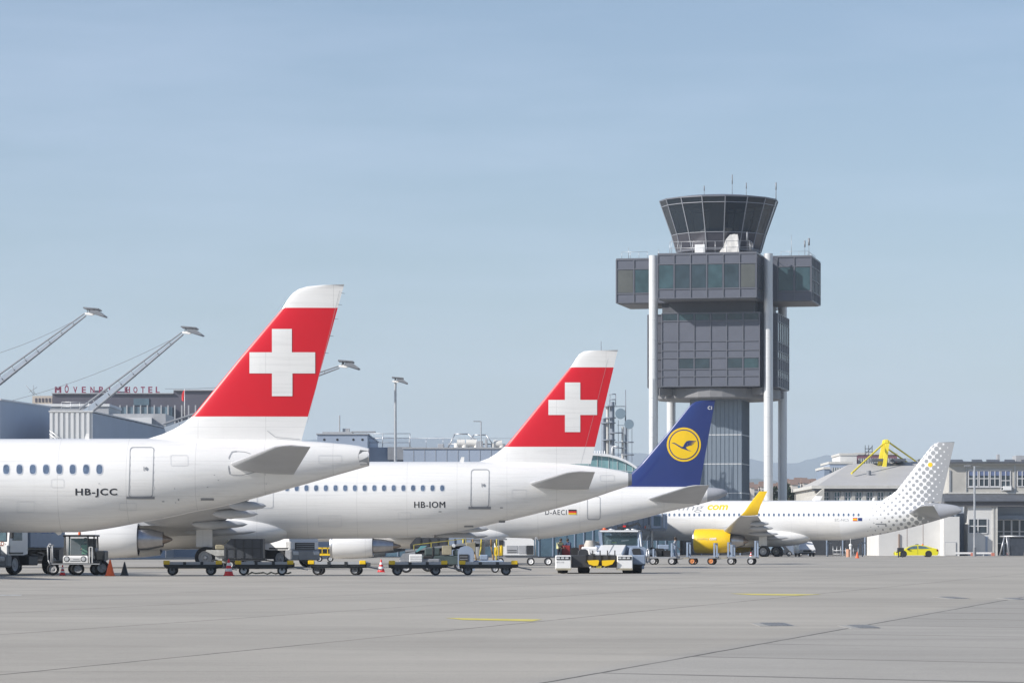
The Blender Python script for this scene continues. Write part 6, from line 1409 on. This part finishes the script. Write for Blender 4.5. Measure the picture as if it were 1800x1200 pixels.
mb = MB(); mb.box(TX(1057), TX(1131), 2.85, 4.75, TZ(934), TZ(930.5), .03); mb.mat(1).box(TX(1058), TX(1126), 2.78, 2.85, TZ(933.8), TZ(931.2)); rf = mb.build('roof', [grey, white], cb2)
mb = MB(); mb.box(TX(1062), TX(1066), 2.98, 3.0, TZ(957), TZ(935)); mb.raw([(TX(1063), 2.98, TZ(957.5)), (TX(1126), 2.98, TZ(957.5)), (TX(1124), 2.98, TZ(934.5)), (TX(1060), 2.98, TZ(934.5))], [(0, 1, 2, 3)]); mb.build('windscreen', seeglass, cb2)
mb = MB(); mb.box(TX(1064), TX(1126), 4.5, 4.55, TZ(958), TZ(940)).box(TX(1070), TX(1084), 3.3, 3.7, TZ(958), TZ(948), .05); mb.mat(1).bar((TX(1096), 3.3, TZ(950)), (TX(1110), 3.3, TZ(948.5)), .05, .06); mb.mat(2).box(TX(1080), TX(1088), 3.25, 3.3, TZ(954), TZ(952)); mb.build('cab_interior', [M('teal_panel', (.12, .17, .19), .6), white, hiv], cb2)
mb = MB(); mb.bar((TX(1129), 2.9, TZ(933)), (TX(1132), 2.8, TZ(960)), .06, .05); mb.build('grab_rail', white, cb2)
for x, m_ in ((1066, orange), (1078, white), (1108, white), (1117, white)):
    mb = MB(); mb.lathe([(TZ(930.5), .09), (TZ(927 if m_ is orange else 928.5), .07), (TZ(926.5 if m_ is orange else 928), .02)], 'z', (TX(x), 3.2, 0), 12); mb.box(TX(x) - .15, TX(x) + .15, 3.1, 3.3, TZ(930.5), TZ(929.5)); mb.build('beacon', m_, rf)
mb = MB(); mb.hull([(TX(x), y, TZ(z)) for y in (1.0, 3.0) for x, z in ((1108, 975), (1110, 964), (1113, 961.5), (1134, 961), (1137, 963), (1137, 975))]); mb.box(TX(1112), TX(1136), .8, 3.0, TZ(992), TZ(975), .04); sd_ = mb.build('side_pod', bluegrey, t)
mb = MB(); mb.hull([(TX(x), y, TZ(z)) for y in (.93, .99) for x, z in ((1112, 966), (1115, 963.5), (1127, 963.5), (1129, 977), (1114, 974))]); mb.build('opening', dark, sd_)
mb = MB(); mb.path([(TX(1138), 1, TZ(988)), (TX(1139), 1, TZ(966)), (TX(1142), 1, TZ(964)), (TX(1143), 1, TZ(986)), (TX(1138), 1, TZ(989))], .035); mb.build('handrail', galv, sd_)
mb = MB(); mb.box(TX(1119), TX(1134), .9, 2.0, TZ(1000), TZ(992.5), .03); mb.build('step_box', shade, sd_)
mb = MB(); mb.lathe([(TZ(975), .3), (TZ(957), .28), (TZ(949), .2)], 'z', (TX(1042), 4.5, 0), 14); mb.lathe([(TZ(976), .28), (TZ(951), .26)], 'z', (TX(1053), 4.8, 0), 14); mb.build('filter_drum', [M('drum_beige', (.5, .47, .42), .6)], t)
for x, y in ((990, 1.0), (1026, 1.2), (1104, 1.0), (1124, 1.8)): wheel(t, (TX(x), y, .30), .30, .3) if False else None
for x, y, hw3 in ((989.5, .6, .23), (1027, .9, .26), (1104, .6, .23), (1120, 1.2, .25)):
    mb = MB(); mb.lathe([(-hw3, .1), (-hw3, .26), (-hw3 * .9, .35), (0, .37), (hw3 * .9, .35), (hw3, .26), (hw3, .1)], 'x', (TX(x), y, .37), 22); mb.build('wheel', black, t)

# people and luggage by the blue glass pier -------------------------
walk = dict(kl=(-.09, -.16, .52), al=(-.10, -.10, .10), tl=(-.10, -.26, .06), kr=(.09, .05, .5), ar=(.10, .28, .14), tr=(.1, .16, .05), wl=(-.24, .12, .93), wr=(.24, -.2, .97))
lean = dict(che=(0, -.1, 1.3), nec=(0, -.16, 1.42), hd0=(0, -.19, 1.49), hd1=(0, -.23, 1.59), sl=(-.17, -.1, 1.37), sr=(.17, -.1, 1.37), el=(-.22, -.25, 1.15), er=(.22, -.25, 1.15), wl=(-.12, -.42, 1.05), wr=(.12, -.42, 1.05))
person(at(983, 236), R(30), 'worker in dark clothes and a pale yellow vest standing left of the tug', lean, (.06, .06, .08), (.03, .03, .05), M('vest_pale', (.55, .55, .30), .7))
person(at(1001, 239), R(-40), 'worker in dark blue overalls bending over bags left of the tug', dict(lean), (.04, .06, .12), (.04, .05, .10))
person(at(1187, 222), R(70), 'worker in light grey overalls walking behind the trailers, left of the yellow engine', walk, (.42, .43, .46), (.38, .39, .42))
t = thing('luggage_cart', at(1010, 236), 'dark cart loaded with dark red and black suitcases left of the tug', 'luggage cart')
mb = MB(); mb.box(-1.0, 1.0, -.5, .5, .35, .45).box(-1.0, -.95, -.5, .5, .45, 1.2).box(.95, 1.0, -.5, .5, .45, 1.2); mb.build('frame', dark, t)
for x in (-.7, .7):
    for y in (-.45, .45): wheel(t, (x, y, .2), .2, .1)
def suitcase(loc_, sz, m_, label):
    t2_ = thing('suitcase', loc_, label, 'suitcase'); mb = MB(); a_, b2, c_ = sz; mb.box(-a_ / 2, a_ / 2, -b2 / 2, b2 / 2, 0, c_, .04); s3 = mb.build('shell', m_, t2_)
    mb = MB(); mb.path([(-.08, 0, c_), (-.08, 0, c_ + .05), (.08, 0, c_ + .05), (.08, 0, c_)], .012, 6); mb.build('handle', dark, t2_)
c0 = gx(1010, 236)
suitcase((c0 - .6, 236, .45), (.6, .4, .75), M('case_red', (.28, .03, .03), .5), 'dark red suitcase upright at the left end of the luggage cart')
suitcase((c0, 236, .45), (.55, .4, .6), black, 'black suitcase in the middle of the luggage cart')
suitcase((c0 + .55, 236, .45), (.5, .4, .8), M('case_brown', (.16, .07, .05), .5), 'dark brown suitcase at the right end of the luggage cart')

# open trailers in front of the yellow engine ---------------------------
def trailer(px, Y, Ln, label, hub, posts, rz=0):
    rz = R(-12)
    t = thing('open_trailer', at(px, Y), label, 'trailer', rz, 'open trailers parked in a line by the yellow engine'); h_ = Ln / 2
    mb = MB(); mb.box(-h_, h_, -.6, -.52, .40, .50).box(-h_, h_, .52, .6, .40, .5).box(-h_, -h_ + .06, -.6, .6, .40, .5).box(h_ - .06, h_, -.6, .6, .40, .5).box(-h_ + .05, h_ - .05, -.52, .52, .44, .47)
    for x in (-h_ * .75, h_ * .6): mb.box(x - .03, x + .03, -.5, .5, .24, .40)
    mb.build('deck', grey, t)
    for x, z in posts:
        mb = MB(); mb.box(x - .05, x + .05, -.6, -.5, .5, z).box(x - .05, x + .05, .5, .6, .5, z).box(x - .04, x + .04, -.5, .5, z - .1, z).bar((x, -.55, .6), (x + .22, -.55, .48), .04, .04); mb.build('post', bluegrey, t)
    mb = MB(); mb.bar((-h_, 0, .42), (-h_ - .8, 0, .35), .06, .05); mb.build('drawbar', MATS['khaki'], t)
    for x in (-h_ * .75, h_ * .6):
        for y in (-.5, .5): wheel(t, (x, y, .23), .23, .14, hub)
    return t
trailer(1168, 213, 1.75, 'open trailer with light hubs carrying dark bags, just right of the tug', MATS['hub_grey'], ((.55, 1.35), (-.6, 1.0)))
trailer(1237, 213, 1.75, 'open trailer with orange wheel hubs in front of the yellow engine', M('hub_orange', (.55, .20, .06), .5), ((.75, 1.35), (-.95, 1.4)))
trailer(1306, 213, 1.85, 'open trailer with grey hubs and tall posts, right of the yellow engine', MATS['hub_grey'], ((-.85, 1.4), (-.62, 1.25), (.85, 1.5)))
for i, (x, wd, h_, z) in enumerate(((1160, .5, .55, .5), (1170, .6, .4, .5), (1166, .7, .3, .95))):
    suitcase((gx(x, 213), 213, z), (wd, .45, h_), (dark, black, bluegrey)[i], ('dark grey bag at the left of the light-hubbed trailer', 'black bag at the right of the light-hubbed trailer', 'blue-grey bag lying on top of the other bags on the light-hubbed trailer')[i])

# vehicles under the farthest airliner -----------------------------------
def front_van(px, Y, wd, h, m_, label, cat, rz=0):
    t = thing('service_van', at(px, Y), label, cat, rz); a_ = wd / 2
    mb = MB(); mb.hull([(sx * x, y, z) for sx in (-1, 1) for x, y, z in ((a_, .05, .35), (a_, -.0, .75), (a_ * .95, .7, h * .56), (a_ * .8, 1.25, h * .97), (a_ * .8, 3.2, h), (a_, 3.8, h * .6), (a_, 3.8, .35), (a_, 2, h * .6))]); b_ = mb.build('body', m_, t)
    mb = MB(); mb.raw([(-a_ * .88, .70, h * .58), (a_ * .88, .70, h * .58), (a_ * .76, 1.2, h * .93), (-a_ * .76, 1.2, h * .93)], [(0, 1, 2, 3)]); mb.raw([(-a_ * .88, .68, h * .58), (a_ * .88, .68, h * .58), (a_ * .76, 1.17, h * .93), (-a_ * .76, 1.17, h * .93)], [(3, 2, 1, 0)]); mb.build('windscreen', glass_cab, b_)
    mb = MB(); mb.box(-a_ * .5, a_ * .5, -.06, .02, .5, .68).box(-a_ * .95, a_ * .95, -.08, .1, .28, .42, .03); mb.build('grille', dark, b_)
    for sx in (-1, 1): mb = MB(); mb.box(sx * a_ * .75 - .13, sx * a_ * .75 + .13, -.04, .1, .58, .74, .03); mb.build('headlight', lampm, b_)
    for sx in (-1, 1):
        for y in (.7, 3.0):
            mb = MB(); mb.lathe([(-.1, .15), (-.1, .28), (0, .32), (.1, .28), (.1, .15)], 'x', (sx * a_ * .88, y, .32), 18); mb.build('wheel', black, t)
    return t
front_van(1365, 368, 1.75, 1.45, M('van_blue', (.30, .40, .50), .4), 'pale blue car parked beneath the farthest airliner, left of the white van', 'car', R(14))
front_van(1419, 362, 1.75, 1.6, white, 'white van facing the camera beneath the farthest airliner', 'van', R(4))
t = thing('mobile_stair', at(1398, 372), 'grey-blue mobile stair with sloping side between the blue car and the white van', 'stairs')
mb = MB(); mb.hull([(x, y, z) for y in (0, .9) for x, z in ((-1.0, 1.5), (-.6, 1.5), (.8, .35), (.8, .2), (-.2, .2), (-1.0, 1.1))]); mb.build('stringer', bluegrey, t)
mb = MB()
for i in range(6): mb.box(-.8 + i * .27, -.55 + i * .27, -.04, .94, 1.48 - i * .21, 1.53 - i * .21)
mb.bar((-.9, -.03, 2.1), (.8, -.03, .9), .05, .05); mb.build('step', grey, t)
for x in (-.7, .5): wheel(t, (x, .05, .3), .3, .2)
t = thing('railing_frame', at(1483, 352), 'low steel railing frames standing beneath the dotted tail', 'railing')
mb = MB()
for x in (-1.1, -.7, -.3, .2, .6, 1.0, 1.5): mb.tube((x, 0, 0), (x, 0, 1.1 - .2 * (x > .1)), .03, n=6)
for z in (.3, .65): mb.tube((-1.1, 0, z), (1.5, 0, z), .03, n=6)
mb.build('rail', galv, t)
t = thing('beacon_post', at(1495, 350), 'white post topped with a ball and thin rod beneath the dotted tail', 'post')
mb = MB(); mb.tube((0, 0, 0), (0, 0, 1.1), .14, .12, 12); mb.lathe([(1.05, .02), (1.1, .15), (1.2, .18), (1.3, .14), (1.36, .03)], 'z', (0, 0, 0), 14); mb.tube((0, 0, 1.3), (0, 0, 1.9), .025, n=6); mb.build('post', white, t)
t = thing('orange_barrel', at(1491, 347), 'pale orange barrel beside the white ball-topped post', 'barrel')
mb = MB(); mb.lathe([(0, .2), (.1, .22), (.4, .2), (.7, .22), (.8, .2), (.8, .01)], 'z', (0, 0, 0), 16); mb.build('shell', M('pale_orange', (.6, .33, .22), .6), t)
for i, px in enumerate((1455, 1516)):
    t = thing('steel_post', at(px, 355), ('thin steel post with a bent arm right of the white van', 'leaning steel post frame right of the white ball-topped post')[i], 'post'); mb = MB(); mb.tube((0, 0, 0), (0, 0, 1.5), .07, n=8).tube((0, 0, 1.5), (.4, 0, 1.4), .05, n=8)
    if i: mb.tube((-.5, 0, 0), (-.4, 0, 1.3), .06, n=8).tube((-.4, 0, 1.3), (0, 0, 1.5), .05, n=6)
    mb.build('post', bluegrey, t)

# yellow hatchback in profile ---------------------------------------------
CYd = 346.0; t = thing('parked_car', at(1610, CYd), 'bright yellow hatchback parked in front of the white wall', 'car')
def cx(p): return gx(p, CYd) - gx(1610, CYd)
def cz(p): return pz(p, CYd)
low = [(1572.5, 975.5), (1572, 971.5), (1573.5, 968.5), (1580, 966.3), (1587, 965.2), (1600, 964.6), (1625, 964.2), (1640, 963.2), (1646, 964), (1648.2, 967), (1648, 972), (1646, 975.5)]
roofp = [(1587, 965.4), (1595, 961), (1602, 958.4), (1610, 957.2), (1618, 957.4), (1628, 959.2), (1638, 962.2), (1646, 964.2)]
mb = MB(); W = .86
def side_loft(pts, ws):
    n = len(pts); rings = []
    for y, k in ws:
        cxm = sum(p[0] for p in pts) / n; rings.append([Vector((cx(cxm + (p[0] - cxm) * (1 - (1 - k) * .35)), y, cz(976 - (976 - p[1]) * (1 if k > .99 else (.55 + .45 * k))))) for p in pts])
    for a_, b_ in zip(rings[:-1], rings[1:]): mb.raw(a_ + b_, [(i, (i + 1) % n, n + (i + 1) % n, n + i) for i in range(n)], True)
    mb.raw(rings[0], [tuple(range(n))]); mb.raw(rings[-1], [tuple(range(n))])
side_loft(low, [(-W, .93), (-W + .05, 1), (W - .05, 1), (W, .93)])
for (a_, b_), (c_, d_) in zip(roofp[:-1], roofp[1:]):
    f_ = lambda z: .68 + .16 * max(0, min(1, (z - 957) / 8))
    mb.raw([(cx(a_), -f_(b_), cz(b_)), (cx(a_), f_(b_), cz(b_)), (cx(c_), f_(d_), cz(d_)), (cx(c_), -f_(d_), cz(d_))], [(0, 1, 2, 3)], True)
for sg in (-1, 1):
    top = [(cx(a_), sg * (.68 + .16 * max(0, min(1, (b_ - 957) / 8))), cz(b_)) for a_, b_ in roofp]; mb.raw(top + [(cx(1646), sg * .85, cz(967)), (cx(1587), sg * .85, cz(967))], [tuple(range(len(top) + 2))], False)
cbod = mb.build('body', M('car_yellow', (.78, .70, .01), .25, coat=.6, var=.02), t)
for pts in ([(1591.5, 964.6), (1597, 961.3), (1602.5, 959.3), (1610.5, 958.5), (1610.5, 964.2)], [(1612.5, 964.2), (1612.5, 958.5), (1620, 958.9), (1627, 960.5), (1633, 963.6)], [(1634.5, 963.4), (1630, 961.2), (1636, 963)]):
    mb = MB()
    for sg in (-1, 1):
        mb = MB(); mb.raw([(cx(a_), sg * (.70 + .16 * max(0, min(1, (b_ - 957) / 8)) + .004), cz(b_)) for a_, b_ in pts], [tuple(range(len(pts)))]); mb.build('side_window', glass_cab, cbod)
    if mb.v: pass
mb = MB(); mb.raw([(cx(1588.5), -.76, cz(965)), (cx(1588.5), .76, cz(965)), (cx(1600), .66, cz(959)), (cx(1600), -.66, cz(959))], [(0, 1, 2, 3)]); mb.build('windscreen', glass_cab, cbod)
for p in (1586.5, 1630.5):
    mb = MB(); mb.disc((cx(p), -W - .006, .32), .345, 'y', 24); mb.build('wheel_arch', dark, cbod)
    for y in (-.78, .78): wheel(t, (cx(p), y, .32), .32, .2, steel)
mb = MB(); mb.box(cx(1573), cx(1577), -.86, -.6, cz(970.5), cz(968)); mb.build('headlight', lampm, cbod)
mb = MB(); mb.box(cx(1644.5), cx(1647.5), -.86, -.6, cz(968.5), cz(965)); mb.build('tail_light', redp, cbod)
mb = MB(); mb.box(cx(1609), cx(1614), -.4, .4, cz(957.4), cz(955.2), .04); mb.build('roof_bar', grey, cbod)
mb = MB(); mb.lathe([(cz(957.8), .1), (cz(955.8), .09), (cz(955.4), .02)], 'z', (cx(1622), 0, 0), 12); mb.build('beacon', orange, cbod)
mb = MB(); mb.box(cx(1593), cx(1597), -1.0, -.86, cz(966), cz(964), .02).bar((cx(1611.5), -.866, cz(974)), (cx(1611.5), -.866, cz(964.5)), .02, .01); mb.build('mirror', dark, cbod)
t = thing('ground_bollard', at(1583, 338), 'dark squat equipment box in front of the yellow hatchback bonnet', 'box')
mb = MB(); mb.box(-.32, .32, -.2, .2, .55, .95, .04).box(-.25, -.15, -.1, .1, 0, .55).box(.15, .25, -.1, .1, 0, .55); mb.build('housing', dark, t)

# passenger bridge at the farthest airliner's nose ---------------------------
JY = 352.0; jx = lambda p: gx(p, JY) - gx(1150, JY); jz = lambda p: pz(p, JY)
t = thing('passenger_bridge', at(1150, JY), 'grey-blue passenger bridge docked at the nose of the farthest airliner', 'passenger bridge')
mb = MB(); mb.box(jx(1142), jx(1168), -1.5, 3, jz(929), jz(903), .08); mb.box(jx(1168), jx(1172), -1.2, 3, jz(930), jz(902)); cbn = mb.build('bridge_cabin', [shade], t)
mb = MB(); mb.raw([(jx(1148), -1.52, jz(924)), (jx(1160), -1.52, jz(924)), (jx(1160), -1.52, jz(907)), (jx(1148), -1.52, jz(907))], [(0, 1, 2, 3)]); mb.raw([(jx(1148), -1.5, jz(924)), (jx(1160), -1.5, jz(924)), (jx(1160), -1.5, jz(907)), (jx(1148), -1.5, jz(907))], [(3, 2, 1, 0)]); mb.build('window', MATS['pier_glass'], cbn)
mb = MB(); mb.box(jx(1162), jx(1164), -1.6, -1.5, jz(932), jz(902)).box(jx(1141), jx(1143), -1.6, -1.5, jz(932), jz(902)); mb.box(jx(1124), jx(1170), -1.55, 2.5, jz(932.5), jz(929.5)); mb.build('frame', grey, cbn)
mb = MB(); mb.box(jx(1035), jx(1142), 0, 2.6, jz(930), jz(905), .05); tn = mb.build('tunnel', M('tunnel_grey', (.35, .38, .42), .5, var=.1), t)
mb = MB()
for i in range(12): x = jx(1040 + i * 9); mb.box(x, x + .08, -.05, 0, jz(930), jz(905))
mb.build('tunnel_rib', grey, tn)
mb = MB()
for x in (1128, 1146): mb.tube((jx(x), 1, .5), (jx(x), 1, jz(930)), .16, n=10)
mb.bar((jx(1128), 1, .9), (jx(1146), 1, jz(932)), .1, .1); mb.box(jx(1124), jx(1150), .4, 1.6, .4, .7); mb.build('support_leg', galv, t)
for x in (1128, 1147): wheel(t, (jx(x), .6, .5), .5, .4)
mb = MB(); mb.box(jx(1134), jx(1141), -2.0, -1.2, jz(930), jz(922), .03).tube((jx(1137), -1.8, jz(922)), (jx(1137), -1.8, jz(917)), .04, n=6); mb.mat(1).box(jx(1132), jx(1135), -1.9, -1.6, jz(928), jz(924)); mb.build('service_platform', [grey, orange], t)
t = thing('hoist_boom', at(1100, 300), 'dark articulated boom showing above the tug cab roof', 'boom')
jx2 = lambda p: gx(p, 300) - gx(1100, 300); jz2 = lambda p: pz(p, 300)
mb = MB(); mb.bar((jx2(1085), 0, jz2(928)), (jx2(1104), 0, jz2(923)), .2, .25).bar((jx2(1102), 0, jz2(926)), (jx2(1122), 0, jz2(919)), .15, .2).bar((jx2(1122), 0, jz2(919)), (jx2(1127), 0, jz2(926)), .12, .15).box(jx2(1092), jx2(1108), .2, 1.2, 0, jz2(928)); mb.mat(1).box(jx2(1095), jx2(1100), -.2, 0, jz2(926), jz2(923)); mb.build('arm', [dark, redp], t)
for x in (1092, 1108): wheel(t, (jx2(x), .2, .4), .4, .2)
# added filler trailers, mostly dark, to deepen the shade under the airliners
def filler_trailer(px, Y, label, m_, Ln=2.4, h_=1.35, rz=0):
    t = thing('filler_trailer', at(px, Y), label, 'trailer', rz); a_ = Ln / 2
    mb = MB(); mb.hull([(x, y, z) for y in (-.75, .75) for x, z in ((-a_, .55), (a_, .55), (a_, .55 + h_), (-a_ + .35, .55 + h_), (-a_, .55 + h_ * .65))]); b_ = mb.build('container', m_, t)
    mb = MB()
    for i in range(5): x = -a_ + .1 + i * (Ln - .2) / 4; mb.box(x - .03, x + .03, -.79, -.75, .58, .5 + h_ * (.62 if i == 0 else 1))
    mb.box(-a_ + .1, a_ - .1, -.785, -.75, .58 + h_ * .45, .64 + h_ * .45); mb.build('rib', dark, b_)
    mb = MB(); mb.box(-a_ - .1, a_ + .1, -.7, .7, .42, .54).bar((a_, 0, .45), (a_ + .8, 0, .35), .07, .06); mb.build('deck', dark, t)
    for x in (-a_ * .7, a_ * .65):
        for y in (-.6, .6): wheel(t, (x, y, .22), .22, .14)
filler_trailer(430, 176, 'added dark filler trailer beside the pale truck under the second airliner', M('filler_dark', (.05, .055, .065), .5, var=.25), 2.0, 1.0)
filler_trailer(60, 150, 'added dark filler trailer behind the white truck at the left edge', MATS['filler_dark'], 2.4, 1.2)
filler_trailer(755, 196, 'added dark filler trailer behind the white engine exhaust', MATS['filler_dark'], 2.2, 1.1)
filler_trailer(800, 200, 'added blue-grey filler trailer behind the belt loader conveyor', bluegrey, 2.2, 1.1)
